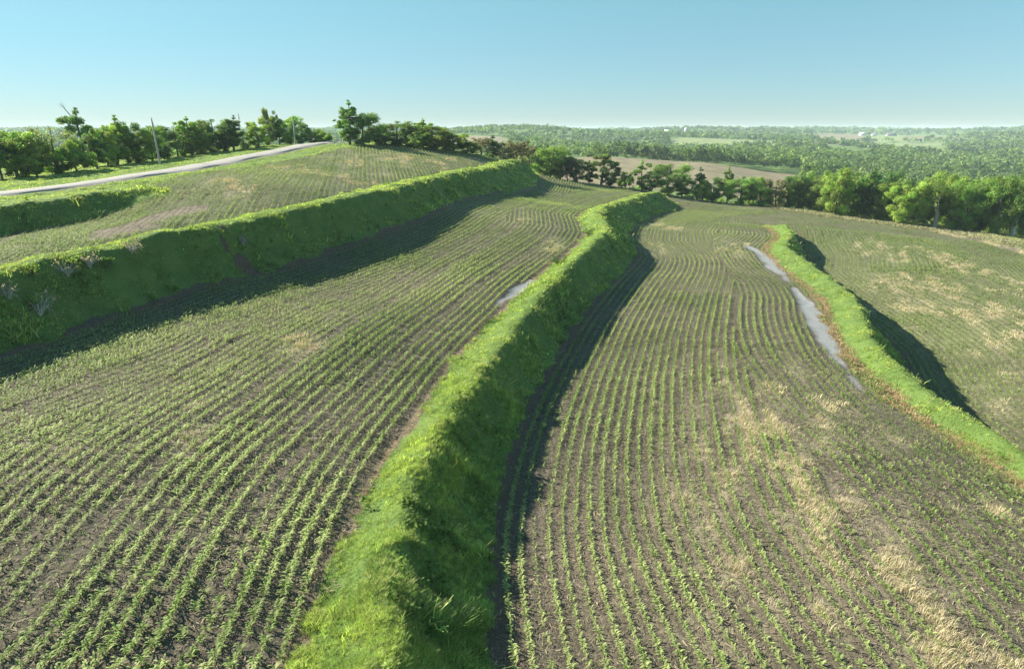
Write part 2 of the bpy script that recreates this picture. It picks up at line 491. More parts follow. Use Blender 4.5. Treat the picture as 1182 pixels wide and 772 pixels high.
# dry patches: pixel on the photograph where surveyed, radii in metres (along the view, across), strength
DRY = [(835, 432, 3, .7, .8), (865, 470, 3, .9, .9), (880, 500, 2.5, 1.2, .7), (905, 545, 3, 1.4, 1), (930, 570, 2.6, 1.1, 1), (948, 595, 2.4, 1.0, 1),
       (960, 630, 2.0, 1.1, .9), (990, 660, 2.0, 1.3, 1), (1020, 680, 1.8, 1.2, .85), (1050, 700, 1.7, 1.3, .8), (1085, 740, 1.5, 1.3, .75), (1125, 765, 1.5, 1.1, .7),
       (890, 620, 2, 1.0, .6), (860, 580, 2, 1.0, .6), (815, 610, 1.2, .8, .7), (870, 625, 1, .8, .6), (930, 690, 1.4, 1.3, .7), (800, 555, 2, .8, .4),
       (1130, 632, .9, .8, .8), (1160, 660, .9, .8, .5), (1060, 565, 1.1, .7, .5), (955, 478, 1.6, .8, .6), (1020, 500, 2.2, 1.4, .6), (1160, 600, 2, 1.2, .5),
       (1080, 540, 1.6, .8, .5), (850, 285, 6, 2.2, .6), (760, 285, 5, 1.6, .5), (840, 278, 4, 1.6, .7), (770, 262, 6, 3, .5),
       (350, 393, 2.6, 1.0, .8), (228, 482, 1.6, .7, .6), (215, 500, 1.6, .5, .5), (390, 370, 3, .8, .5), (90, 520, 2, .8, .3),
       (275, 214, 5, 2.2, 1.3), (340, 196, 7, 3.5, .8), (430, 187, 9, 4, .7), (470, 184, 9, 4, .8), (540, 188, 8, 4, .7), (500, 190, 8, 5, .5), (390, 205, 6, 3, .5), (590, 192, 8, 3, .5),
       (420, 212, 4, 2.0, .5), (640, 285, 4, 1.2, .5), (600, 245, 9, 3, .4),
       (1040, 330, 5, 2.6, .8), (1065, 345, 5, 2.6, .8), (1100, 303, 6, 3.2, .9), (1130, 318, 6, 3.4, .9), (1100, 345, 4, 2.6, .9), (1140, 360, 4, 3, .9), (1175, 372, 4, 3, .9), (1075, 320, 6, 3, .6),
       (1120, 385, 4, 2.4, .6), (1145, 398, 4, 1.4, .8), (1150, 440, 2.5, 1.5, .7), (1165, 330, 6, 3, .5), (1055, 295, 8, 4, .5), (1000, 285, 7, 3, .4), (1165, 470, 2, 1.0, .4),
       (870, 560, 9, 4, .40), (975, 610, 6, 4, .42), (905, 480, 9, 4, .36), (800, 600, 5, 3, .30), (1080, 620, 5, 4, .30), (1110, 350, 14, 9, .38), (450, 190, 14, 9, .35)]
DRY = [(*gp(a, b), c, d, e) for a, b, c, d, e in DRY]

def dry_amount(X, Y):
    D = np.zeros(np.shape(X))
    for x, y, ra, rc, st in DRY:
        l = math.hypot(x, y); fx, fy = x / l, y / l
        u = (X - x) * fx + (Y - y) * fy; v = (X - x) * fy - (Y - y) * fx
        m = (np.abs(u) < 3 * ra) & (np.abs(v) < 3 * rc)
        if m.any():
            D[m] = np.maximum(D[m], st * np.exp(-0.5 * ((u[m] / ra) ** 2 + (v[m] / rc) ** 2)))
    return D

SILT = [([(864, 285), (875, 291), (889, 302), (902, 316), (915, 330)], 1.5), ([(916, 332), (928, 348), (938, 362), (950, 386), (963, 408), (978, 428), (996, 452), (1014, 474)], 1.3), ([(612, 324), (592, 340), (566, 354)], 0.85)]
SILT = [(np.array([gp(*p) for p in P]), w) for P, w in SILT]
BARE = [([(125, 270), (150, 262), (185, 250), (222, 240)], 1.9), ([(1088, 268), (1130, 277), (1170, 288), (1230, 305)], 2.6), ([(110, 275), (170, 262)], 1.5)]
BARE = [(np.array([gp(*p) for p in P]), w) for P, w in BARE]

GULLY = np.array([gp(262, 278), gp(268, 288), gp(276, 297), gp(286, 306)])

def layout(X, Y, F=None):
    """what grows where: dict of masks 0..1"""
    F = F or terrace_fields(X, Y)
    fld = inside(FIELD, X, Y)
    g = np.where(fld, 0.0, 1.0)
    orange = np.zeros(np.shape(X)); toe = np.zeros(np.shape(X))
    wob = fbm(X, Y, 3.0, 31) - 0.5
    wob2 = fbm(X, Y, 1.2, 35, 2) - 0.5
    for nm, t in TERR.items():
        k, s = F[nm]
        wf, wb, am = t['wf'][k], t['wb'][k], t['amp'][k]
        a = smooth(-wf - 0.35, -wf + 0.35, s + wob * 1.9 + wob2 * 0.8) * smooth(wb + 0.25, wb - 0.45, s + wob * 1.4 + wob2 * 0.8) * smooth(0.05, 0.35, am)
        g = np.maximum(g, a)
        if nm in ('T2', 'T3'):
            st = 1.0 if nm == 'T3' else 0.35
            w = 1.5 if nm == 'T3' else 0.9
            e = smooth(-wf - w, -wf - 0.2, s + wob * 1.6) * smooth(-wf + 0.9, -wf + 0.1, s + wob) * st * am
            orange = np.maximum(orange, e)
        e = smooth(wb - 0.5, wb, s) * smooth(wb + 1.5, wb + 0.7, s) * am
        toe = np.maximum(toe, e)
    silt = np.zeros(np.shape(X)); bare = np.zeros(np.shape(X))
    for P, w in SILT:
        d, u = line_dist(P, X, Y)
        tl = smooth(0.6, 1.0, u)
        ww = 0.85 * w * (0.55 + 0.9 * np.sin(np.pi * np.clip(u * 0.9 + 0.07, 0, 1))) * (1 - 0.5 * tl)
        silt = np.maximum(silt, smooth(ww * 1.15, ww * 0.15, d + wob * 1.5) * (1 - 0.5 * tl))
    for P, w in BARE:
        d, u = line_dist(P, X, Y)
        bare = np.maximum(bare, smooth(w * 1.2, w * 0.5, d + wob * 2.5))
    d, u = line_dist(GULLY, X, Y)
    gul = smooth(1.5, 0.5, d + wob * 2.6 + (fbm(X, Y, 1.0, 33, 2) - 0.5) * 2)
    g = g * (1 - gul); toe = np.maximum(toe, gul)
    dry = dry_amount(X, Y)
    d, u = line_dist(BARE[1][0], X, Y)
    dry = np.maximum(dry, smooth(3.6, 1.0, d + wob * 3) * 1.2)
    _, rc = row_coord(X, Y, F)
    streak = fbm(rc, Y * 0.28, 1.1, 12, 3)
    dry = np.clip(dry * (0.12 + 1.45 * smooth(0.40, 0.70, streak) * (0.4 + smooth(0.35, 0.6, fbm(X, Y, 3.5, 14, 2)))), 0, 1.4)
    g = g * (1 - smooth(0.2, 0.7, silt))
    dr, _ = nearest_road(X, Y)
    sh = smooth(4.6, 3.2, dr + wob * 2.4 + wob2 * 1.2) * 0.9
    bare = np.maximum(bare, sh); g = g * (1 - 0.8 * sh)
    road_edge = smooth(5.2, 2.6, dr)
    return dict(grass=g, dry=np.clip(dry, 0, 1), orange=orange, toe=toe, silt=silt, bare=bare, field=fld, road=road_edge)

def nearest_road(X, Y):
    k, s = nearest(ROAD, X, Y)
    return np.abs(s), k

# row coordinate of the crop: metres across the rows
def row_coord(X, Y, F):
    s2k, s2 = F['T2']; s1k, s1 = F['T1']; s3k, s3 = F['T3']; s0k, s0 = F['T0']
    T = TERR
    r_t2 = s2 - T['T2']['wb'][s2k]; l_t2 = -s2 - T['T2']['wf'][s2k]
    r_t1 = s1 - T['T1']['wb'][s1k]; l_t1 = -s1 - T['T1']['wf'][s1k]
    r_t3 = s3 - T['T3']['wb'][s3k]; l_t3 = -s3 - T['T3']['wf'][s3k]
    hill = (X * 0.98 + Y * 0.199)
    zone = np.full(np.shape(X), 0)
    zone = np.where(s1 < 0, 1, zone)                               # hill field
    zone = np.where((s1 >= 0) & (s2 < 0), np.where(l_t2 < 1.3 * r_t1, 2, 3), zone)
    zone = np.where((s2 >= 0) & (s3 < 0), np.where(r_t2 < 1.5 * l_t3, 4, 5), zone)
    zone = np.where((s3 >= 0) & (s2 >= 0), 6, zone)
    rc = np.choose(zone, [hill, hill, l_t2, r_t1, r_t2, l_t3, r_t3])
    return zone, rc

# ------------------------------------------------------------------ ground material
def ground_material():
    N = NT('ground_soil')
    pos = N.pos()
    A = N.attr('mask_a'); B = N.attr('mask_b'); C = N.attr('mask_c')
    sa = N.n('ShaderNodeSeparateColor'); N.t.links.new(A.outputs['Color'], sa.inputs[0])
    sb = N.n('ShaderNodeSeparateColor'); N.t.links.new(B.outputs['Color'], sb.inputs[0])
    sc = N.n('ShaderNodeSeparateColor'); N.t.links.new(C.outputs['Color'], sc.inputs[0])
    grass, dry, silt = sa.outputs[0], sa.outputs[1], sa.outputs[2]
    orange, bare, toe = sb.outputs[0], sb.outputs[1], sb.outputs[2]
    fbrown, fgreen, weedy = sc.outputs[0], sc.outputs[1], sc.outputs[2]
    rowv = N.attr('row_coord').outputs['Fac']
    n_big = N.noise(0.09, 3, 0.6, pos); n_mid = N.noise(0.6, 4, 0.6, pos); n_fine = N.noise(5.0, 5, 0.7, pos); n_grit = N.noise(22.0, 3, 0.7, pos)
    soil = N.mix(N.ramp(n_mid, 0.3, 0.7), (0.066, 0.052, 0.039), (0.120, 0.095, 0.070))
    soil = N.mix(N.math('MULTIPLY', N.ramp(n_big, 0.35, 0.7), 0.6), soil, (0.165, 0.125, 0.096))
    soil = N.mix(N.math('MULTIPLY', N.ramp(n_fine, 0.52, 0.72), 0.75), soil, (0.22, 0.185, 0.145))
    soil = N.mix(N.math('MULTIPLY', N.ramp(n_fine, 0.50, 0.34), 0.8), soil, (0.040, 0.034, 0.030))
    soil = N.mix(N.math('MULTIPLY', N.ramp(n_grit, 0.60, 0.72), 0.5), soil, (0.36, 0.30, 0.22))     # bits of straw
    wave = N.math('SINE', N.math('MULTIPLY', rowv, 2 * math.pi / 0.76))
    soil = N.mix(N.math('MULTIPLY', N.ramp(wave, -0.2, 0.9), N.math('MULTIPLY', 0.45, N.math('SUBTRACT', 1.0, bare))), soil, (0.09, 0.074, 0.062))
    soil = N.mix(N.math('MULTIPLY', weedy, N.ramp(n_fine, 0.35, 0.62)), soil, (0.130, 0.180, 0.050))
    soil = N.mix(N.math('MULTIPLY', bare, 0.85), soil, N.mix(n_fine, (0.11, 0.088, 0.064), (0.20, 0.165, 0.12)))
    soil = N.mix(N.math('MULTIPLY', toe, 0.75), soil, N.mix(n_fine, (0.10, 0.065, 0.045), (0.19, 0.12, 0.08)))
    soil = N.mix(N.math('MULTIPLY', dry, N.ramp(n_fine, 0.25, 0.6)), soil, N.mix(n_grit, (0.34, 0.29, 0.18), (0.50, 0.43, 0.28)))
    soil = N.mix(N.math('MULTIPLY', orange, N.ramp(n_fine, 0.2, 0.6)), soil, N.mix(n_fine, (0.21, 0.145, 0.08), (0.38, 0.285, 0.155)))
    sn = N.math('ADD', silt, N.math('MULTIPLY', N.math('SUBTRACT', n_mid, 0.5), 0.5))
    soil = N.mix(N.math('MULTIPLY', N.ramp(sn, 0.05, 0.35), 0.5), soil, (0.085, 0.072, 0.058))
    soil = N.mix(N.ramp(sn, 0.25, 0.95), soil, N.mix(N.ramp(n_fine, 0.35, 0.65), (0.18, 0.18, 0.17), (0.27, 0.275, 0.26)))
    gcol = N.mix(N.ramp(n_mid, 0.3, 0.7), (0.080, 0.140, 0.030), (0.130, 0.200, 0.048))
    gcol = N.mix(N.math('MULTIPLY', N.ramp(n_fine, 0.5, 0.7), 0.6), gcol, (0.15, 0.20, 0.06))
    col = N.mix(N.ramp(N.math('ADD', grass, N.math('MULTIPLY', N.math('SUBTRACT', n_fine, 0.5), 0.8)), 0.35, 0.65), soil, gcol)
    col = N.mix(fbrown, col, N.mix(N.ramp(n_big, 0.35, 0.65), (0.155, 0.130, 0.078), (0.21, 0.18, 0.10)))
    col = N.mix(fgreen, col, N.mix(N.ramp(n_big, 0.3, 0.7), (0.13, 0.18, 0.06), (0.21, 0.225, 0.095)))
    p = N.n('ShaderNodeBsdfPrincipled')
    N.t.links.new(col, p.inputs['Base Color'])
    N.set(p.inputs['Roughness'], N.math('SUBTRACT', 0.95, N.math('MULTIPLY', silt, 0.45)))
    p.inputs['Specular IOR Level'].default_value = 0.2
    h = N.math('ADD', N.math('MULTIPLY', n_fine, 0.20), N.math('MULTIPLY', n_grit, 0.07))
    h = N.math('ADD', h, N.math('MULTIPLY', n_mid, 0.10))
    infield = N.math('SUBTRACT', 1.0, N.math('MAXIMUM', grass, silt), True)
    h = N.math('ADD', h, N.math('MULTIPLY', N.math('MULTIPLY', wave, infield), -0.035))
    bp = N.n('ShaderNodeBump'); bp.inputs['Strength'].default_value = 0.9; bp.inputs['Distance'].default_value = 1.0
    N.set(bp.inputs['Height'], N.math('MULTIPLY', h, N.math('SUBTRACT', 1.0, N.math('MULTIPLY', silt, 0.8))))
    N.t.links.new(bp.outputs[0], p.inputs['Normal'])
    N.t.links.new(p.outputs[0], N.out.inputs['Surface'])
    return N.m

M_GROUND = ground_material()

# ------------------------------------------------------------------ near land: one fine sheet
GX0, GX1, GY0, GY1, GS = -200.0, 215.0, 6.0, 276.0, 0.45
gx = np.arange(GX0, GX1 + 0.01, GS); gy = np.arange(GY0, GY1 + 0.01, GS)
NX, NY = len(gx), len(gy)
XX, YY = np.meshgrid(gx, gy)
FF = terrace_fields(XX, YY)
ZZ = land(XX, YY, FF)
LAY = layout(XX, YY, FF)
ZONE, RC = row_coord(XX, YY, FF)
gm = LAY['grass']
lump = (fbm(XX, YY, 2.6, 3, 3) - 0.5) * 0.6 + (fbm(XX, YY, 1.1, 9, 2) - 0.5) * 0.28
ZZ = ZZ + lump * gm * (1 - LAY['road']) + (fbm(XX, YY, 1.3, 5, 3) - 0.5) * 0.14 * (1 - gm) - 0.5 * smooth(2.6, 0.3, line_dist(GULLY, XX, YY)[0]) + (fbm(XX, YY, 14, 8, 2) - 0.5) * 0.5 * (1 - LAY['silt'])

def samp(G, X, Y):
    u = np.clip((np.asarray(X) - GX0) / GS, 0, NX - 1.001); v = np.clip((np.asarray(Y) - GY0) / GS, 0, NY - 1.001)
    i = u.astype(int); j = v.astype(int); u = u - i; v = v - j
    return (G[j, i] * (1 - u) + G[j, i + 1] * u) * (1 - v) + (G[j + 1, i] * (1 - u) + G[j + 1, i + 1] * u) * v

def near_grid(X, Y): return (X > GX0 + 1) & (X < GX1 - 1) & (Y > GY0) & (Y < GY1 - 1)
def height(x, y):
    x = np.atleast_1d(np.asarray(x, float)); y = np.atleast_1d(np.asarray(y, float))
    out = np.empty(len(x)); m = near_grid(x, y)
    out[m] = samp(ZZ, x[m], y[m])
    if (~m).any(): out[~m] = base_z(x[~m], y[~m])
    return out

vv = np.stack([XX.ravel(), YY.ravel(), ZZ.ravel()], 1)
ii = (np.arange(NY - 1)[:, None] * NX + np.arange(NX - 1)[None, :]).ravel()
quads = np.stack([ii, ii + 1, ii + 1 + NX, ii + NX], 1)
weedy = np.clip((ZONE == 6) * 0.85 + (ZONE == 1) * 0.85 + smooth(60, 170, YY) * 0.45 + 0.22, 0, 0.85) * (0.4 + 0.9 * fbm(XX, YY, 9, 21, 3))
ma = np.stack([LAY['grass'].ravel(), LAY['dry'].ravel(), LAY['silt'].ravel()], 1)
mb = np.stack([LAY['orange'].ravel(), LAY['bare'].ravel(), LAY['toe'].ravel()], 1)
mc = np.stack([np.zeros(NX * NY), np.zeros(NX * NY), weedy.ravel()], 1)
g = link('ground', mesh_of('ground', vv, quads, [M_GROUND], smooth_shade=True,
         extra={'mask_a': ma, 'mask_b': mb, 'mask_c': mc, 'row_coord': RC.ravel()}))
tag(g, kind='structure')

# ------------------------------------------------------------------ far land: hills to the horizon
fa = np.radians(np.linspace(-62, 62, 900))
fr_ = np.exp(np.linspace(math.log(90), math.log(9800), 330))
AA, RR = np.meshgrid(fa, fr_)
FXX, FYY = RR * np.sin(AA), RR * np.cos(AA)
FZZ = base_z(FXX, FYY)
dx = np.minimum(FXX - GX0, GX1 - FXX); dy = np.minimum(FYY - GY0, GY1 - FYY)
FZZ = FZZ - 4.0 * smooth(1.5, 14, np.minimum(dx, dy)) - 0.25

def far_fields(X, Y):
    """brown and green farmland among the far woods"""
    Yc = np.maximum(Y, 1); c = X / Yc * FPX + 591
    w = (fbm(X, Y, 60, 41, 2) - 0.5)
    def box(c0, c1, y0, y1, sc=6):
        cc = c + w * 18; yy = Y * (1 + w * 0.05)
        return smooth(c0 - sc, c0 + sc, cc) * smooth(c1 + sc, c1 - sc, cc) * smooth(y0 * 0.985, y0 * 1.015, yy) * smooth(y1 * 1.015, y1 * 0.985, yy)
    br = box(630, 915, 350 + np.clip(900 - c, 0, 300) * 0.10, 555 + np.clip(760 - c, 0, 200) * 0.3)
    br = np.maximum(br, box(522, 585, 800, 1400)); br = np.maximum(br, box(585, 650, 640, 760) * 0.9)
    br = np.maximum(br, box(925, 985, 1540, 2700)); br = np.maximum(br, box(1025, 1095, 1850, 2650) * 0.8)
    gr = box(600, 685, 560, 640); gr = np.maximum(gr, box(765, 935, 1190, 1480) * smooth(0.25, 0.45, fbm(X, Y, 70, 43, 2))); gr = np.maximum(gr, box(985, 1070, 1520, 2750))
    gr = np.maximum(gr, box(1095, 1230, 690, 790)); gr = np.maximum(gr, box(1000, 1075, 1180, 1500)); gr = np.maximum(gr, box(1060, 1200, 2300, 2500))
    hedge = np.maximum(smooth(3.0, 1.2, np.abs(c - 986 + w * 6)), smooth(28, 12, np.abs(Y - 1900 + w * 120))) * (Y > 1450)
    br, gr = br * (1 - hedge), gr * (1 - hedge)
    return br, gr * (1 - br)

fbr, fgr = far_fields(FXX, FYY)
nf = FXX.size
ii = (np.arange(len(fr_) - 1)[:, None] * len(fa) + np.arange(len(fa) - 1)[None, :]).ravel()
fq = np.stack([ii, ii + 1, ii + 1 + len(fa), ii + len(fa)], 1)[:, ::-1]
fl = link('hills', mesh_of('hills', np.stack([FXX.ravel(), FYY.ravel(), FZZ.ravel()], 1), fq, [M_GROUND], smooth_shade=True,
          extra={'mask_a': np.stack([np.ones(nf), np.zeros(nf), np.zeros(nf)], 1), 'mask_b': np.zeros((nf, 3)),
                 'mask_c': np.stack([fbr.ravel(), fgr.ravel(), np.zeros(nf)], 1), 'row_coord': np.zeros(nf)}))
tag(fl, kind='structure')

# ------------------------------------------------------------------ gravel road on the crest
rt = np.gradient(ROAD, axis=0); rt /= np.hypot(rt[:, 0], rt[:, 1])[:, None]
rn = np.stack([rt[:, 1], -rt[:, 0]], 1)
offs = np.linspace(-2.9, 2.9, 13)
rv = []
zc = height(ROAD[:, 0], ROAD[:, 1])
ker = np.ones(9) / 9
zs = np.convolve(np.concatenate([np.repeat(zc[0], 4), zc, np.repeat(zc[-1], 4)]), ker, 'valid')
rzl = []
for o in offs:
    P = ROAD + rn * (o + 0.18 * math.copysign(1, o) * (np.sin(np.arange(len(ROAD)) * 0.37 + o) * (abs(o) > 2.8)))[..., None] if True else 0
    hz = height(P[:, 0], P[:, 1])
    hz = np.convolve(np.concatenate([np.repeat(hz[0], 4), hz, np.repeat(hz[-1], 4)]), ker, 'valid')
    rzl.append((P, hz))
for o, (P, hz) in zip(offs, rzl):
    up = 0.30 * (1 - (abs(o) / 2.9) ** 2) + (0.10 if abs(o) < 2.8 else -0.12)
    rv.append(np.stack([P[:, 0], P[:, 1], np.maximum(hz, height(P[:, 0], P[:, 1]) * (abs(o) < 2.8) + hz * (abs(o) >= 2.8)) + up], 1))
rv = np.stack(rv, 1); nn, mm = rv.shape[:2]
ii = (np.arange(nn - 1)[:, None] * mm + np.arange(mm - 1)[None, :]).ravel()
N = NT('road_gravel')
ps = N.pos(); f1 = N.noise(0.35, 4, 0.6, ps); f2 = N.noise(9.0, 4, 0.7, ps)
u = N.attr('across').outputs['Fac']
c = N.mix(N.ramp(f1, 0.3, 0.7), (0.22, 0.205, 0.18), (0.27, 0.25, 0.22))
c = N.mix(N.math('MULTIPLY', N.ramp(f2, 0.45, 0.7), 0.5), c, (0.32, 0.30, 0.265))
trk = N.ramp(N.math('ABSOLUTE', N.math('SUBTRACT', N.math('ABSOLUTE', u), 0.95)), 0.55, 0.15)
c = N.mix(N.math('MULTIPLY', trk, 0.45), c, (0.33, 0.31, 0.28))
p = N.n('ShaderNodeBsdfPrincipled'); N.t.links.new(c, p.inputs['Base Color']); p.inputs['Roughness'].default_value = 0.9
bp = N.n('ShaderNodeBump'); bp.inputs['Distance'].default_value = 0.05; N.t.links.new(f2, bp.inputs['Height']); N.t.links.new(bp.outputs[0], p.inputs['Normal'])
N.t.links.new(p.outputs[0], N.out.inputs['Surface'])
r = link('road', mesh_of('road', rv.reshape(-1, 3), np.stack([ii, ii + 1, ii + 1 + mm, ii + mm], 1)[:, ::-1], [N.m], smooth_shade=True,
         extra={'across': np.tile(offs, nn)}))
tag(r, kind='structure')

# ------------------------------------------------------------------ scattering of small plants
def in_view(x, y, z, mx=130, my=80):
    u, v, d = project(x, y, z)
    return (u > -mx) & (u < 1182 + mx) & (v < 772 + my) & (d > 2)

def rot2(P, a):
    c, s = np.cos(a)[:, None], np.sin(a)[:, None]
    return np.stack([P[None, :, 0] * c - P[None, :, 1] * s, P[None, :, 0] * s + P[None, :, 1] * c, np.repeat(P[None, :, 2], len(a), 0)], 2)

def scatter_mesh(name, tmpls, x, y, z, size, col, mat, hscale=None, pick=None, flip=True, shade=None):
    """templates: list of (verts, quads, per vertex brightness); every plant is real geometry of one mesh"""
    VV, QQ, CC = [], [], []
    base = 0
    n = len(x)
    if pick is None: pick = rng.integers(0, len(tmpls), n)
    ang = rng.uniform(0, 2 * math.pi, n)
    hs = np.ones(n) if hscale is None else hscale
    for k, (V, Q, B) in enumerate(tmpls):
        m = pick == k
        if not m.any(): continue
        P = rot2(V, ang[m]) * size[m][:, None, None]
        P[:, :, 2] *= hs[m][:, None]
        P += np.stack([x[m], y[m], z[m]], 1)[:, None, :]
        c = col[m][:, None, :] * B[None, :, None]
        nv = len(V); cnt = m.sum()
        VV.append(P.reshape(-1, 3)); CC.append(c.reshape(-1, 3))
        QQ.append((Q[None] + (np.arange(cnt) * nv)[:, None, None] + base).reshape(-1, Q.shape[1]))
        base += cnt * nv
    return mesh_of(name, np.vstack(VV), [np.vstack(QQ)], [mat], np.vstack(CC))

def corn_template(seed, leaves, segs, wide=1.0):
    """young corn: arching strap leaves off a short stalk, unit height about 1"""
    r = np.random.default_rng(seed)
    V, Q, B = [], [], []
    def strip(pts, wid, side, br):
        b = len(V)
        for p, w in zip(pts, wid):
            V.append(p - side * w); V.append(p + side * w); B.extend([br, br])
        for i in range(len(pts) - 1):
            Q.append([b + 2 * i, b + 2 * i + 1, b + 2 * i + 3, b + 2 * i + 2])
    a0 = r.uniform(0, 6.28)
    for i in range(leaves):
        a = a0 + (i % 2) * math.pi + r.normal(0, 0.35)
        d = np.array([math.cos(a), math.sin(a), 0]); side = np.array([-d[1], d[0], 0])
        h0 = 0.10 + 0.50 * i / max(leaves - 1, 1)
        ln = r.uniform(0.65, 1.0) * (0.75 + 0.5 * math.sin(math.pi * (i + 1) / (leaves + 1)))
        rise = r.uniform(0.35, 0.7) * (0.6 + 0.7 * i / leaves)
        pts, wid = [], []
        for s in np.linspace(0, 1, segs + 1):
            pts.append(d * ln * (s * (1.05 - 0.15 * s)) * 0.8 + np.array([0, 0, h0 + rise * (s * 1.6 - 1.25 * s * s)]))
            wid.append(0.047 * wide * (0.35 + 1.3 * math.sin(math.pi * min(s * 0.75 + 0.18, 1))) if s < 1 else 0.008)
        strip(pts, wid, side, r.uniform(0.8, 1.25))
    st = [np.array([0, 0, -0.08]), np.array([0.01, 0, 0.3]), np.array([0, 0.01, 0.68])]
    strip(st, [0.03 * wide, 0.028 * wide, 0.012], np.array([1.0, 0, 0]), 0.8)
    if segs > 1: strip(st, [0.03 * wide, 0.028 * wide, 0.012], np.array([0, 1.0, 0]), 0.8)
    return np.array(V), np.array(Q), np.array(B)

def row_points(L, off_sign, base_off, k_max, step):
    """points along offset rows of line L: right of travel when off_sign is +1"""
    T = np.gradient(L, axis=0); T /= np.hypot(T[:, 0], T[:, 1])[:, None]
    Nn = np.stack([T[:, 1], -T[:, 0]], 1) * off_sign
    out = []
    for k in range(k_max):
        P = L + Nn * (base_off + 0.85 + 0.76 * k)[:, None]
        out.append(P)
    return out

def along(P, n_step):
    d = np.concatenate([[0], np.cumsum(np.hypot(*np.diff(P, axis=0).T))])
    t, c = [], 0.0
    t = np.arange(0, d[-1], n_step)
    return np.stack([np.interp(t, d, P[:, 0]), np.interp(t, d, P[:, 1])], 1)

cand = []
for nm, sg, zid, kmax in (('T2', -1, 2, 60), ('T1', 1, 3, 50), ('T2', 1, 4, 60), ('T3', -1, 5, 50), ('T3', 1, 6, 110)):
    t = TERR[nm]
    L = t['L']; off = t['wf'] if sg < 0 else t['wb']
    tail = np.arange(1, 81)[:, None] * 0.5 * ((L[-1] - L[-5]) / np.hypot(*(L[-1] - L[-5])))[None, :] + L[-1]
    off = np.concatenate([off, np.full(80, off[-1])]); L2 = np.vstack([L, tail])
    k2 = np.ones(31) / 31
    off = np.convolve(np.concatenate([np.repeat(off[0], 15), off, np.repeat(off[-1], 15)]), k2, 'valid')
    for k, P in enumerate(row_points(L2, sg, off, kmax, 0.2)):
        q = along(P, 0.165)
        if len(q) == 0: continue
        cand.append(np.hstack([q, np.full((len(q), 1), zid), np.full((len(q), 1), 0.85 + 0.76 * k)]))
for hx in np.arange(-110, 60, 0.76):                              # straight rows over the hill
    yy = np.arange(60, 215, 0.22)
    xx = (hx - 0.199 * yy) / 0.98
    cand.append(np.stack([xx, yy, np.full(len(yy), 1), np.full(len(yy), hx)], 1))
cand = np.vstack(cand)
ok = near_grid(cand[:, 0], cand[:, 1]); cand = cand[ok]
x, y, zid = cand[:, 0], cand[:, 1], cand[:, 2].astype(int)
ok = in_view(x, y, samp(ZZ, x, y)); cand = cand[ok]
x, y, zid = cand[:, 0], cand[:, 1], cand[:, 2].astype(int)
jn = np.clip(np.round((x - GX0) / GS).astype(int), 0, NX - 1); jm = np.clip(np.round((y - GY0) / GS).astype(int), 0, NY - 1)
zz_ = ZONE[jm, jn]; rr_ = RC[jm, jn]
F_ = terrace_fields(x, y)
zz_, rr_ = row_coord(x, y, F_)
fld = inside(FIELD, x, y)
ok = (zz_ == zid) & fld & ((zid == 1) | (np.abs(rr_ - cand[:, 3]) < 0.22))
ok &= samp(LAY['grass'], x, y) < 0.35
ok &= samp(LAY['silt'], x, y) < 0.35
ok &= samp(LAY['bare'], x, y) < 0.5
vig = fbm(x, y, 7.0, 51, 3); gap = fbm(x, y, 1.2, 52, 2)
dryv = samp(LAY['dry'], x, y)
prob = np.select([zid == 6, zid == 1, zid == 5], [0.82, 0.92, 0.85], 0.95) * (1 - 0.45 * np.clip(dryv, 0, 1)) * smooth(0.10, 0.30, vig * 0.6 + gap * 0.4)
dist = np.hypot(x, y)
rowk = np.round(cand[:, 3] / 0.76).astype(int) + zid * 211
rowf = np.random.default_rng(5).random(4000)[rowk % 4000]
thin = np.where(dist > 110, 0.9, 1.0) * np.where(rowf < 0.07, 0.4, np.where(rowf < 0.2, 0.75, 1.0))
ok &= rng.random(len(x)) < prob * thin
x, y, zid, vig, dist, dryv, rowf = (a[ok] for a in (x, y, zid, vig, dist, dryv, rowf))
x = x + rng.normal(0, 0.025, len(x)); y = y + rng.normal(0, 0.03, len(y))
z = samp(ZZ, x, y)
tsmall = np.select([zid == 6, zid == 1, zid == 5], [1.0, 1.05, 0.95], 1.0)
size = 0.375 * (0.55 + 0.75 * vig) * rng.uniform(0.75, 1.2, len(x)) * tsmall * (0.82 + 0.32 * rowf) * np.where(rng.random(len(x)) < 0.12, 0.55, 1.0)
size = size * np.where(dist > 90, 1.15, 1.0)
cb = np.array([0.130, 0.215, 0.042]); cl = np.array([0.370, 0.425, 0.165])
mixv = np.clip(rng.normal(0.65, 0.25, len(x)) + (fbm(x, y, 11, 61, 2) - 0.5), 0, 1)[:, None]
ccol = cb * (1 - mixv) + cl * mixv
u, v, d = project(x, y, z)
near_order = np.argsort(np.where((u > 0) & (u < 1182) & (v < 766), d - size * 12, 1e9))[:300]
is_ind = np.zeros(len(x), bool); is_ind[near_order] = True
T_NEAR = [corn_template(100 + i, 6, 3) for i in range(6)]
T_MID = [corn_template(200 + i, 5, 2, 1.15) for i in range(6)]
T_FAR = [corn_template(300 + i, 4, 1, 1.7) for i in range(5)]
lod = np.where(dist < 48, 0, np.where(dist < 90, 1, 2))
parts = []
for l, T in enumerate((T_NEAR, T_MID, T_FAR)):
    m = (lod == l) & ~is_ind
    parts.append((T, m))
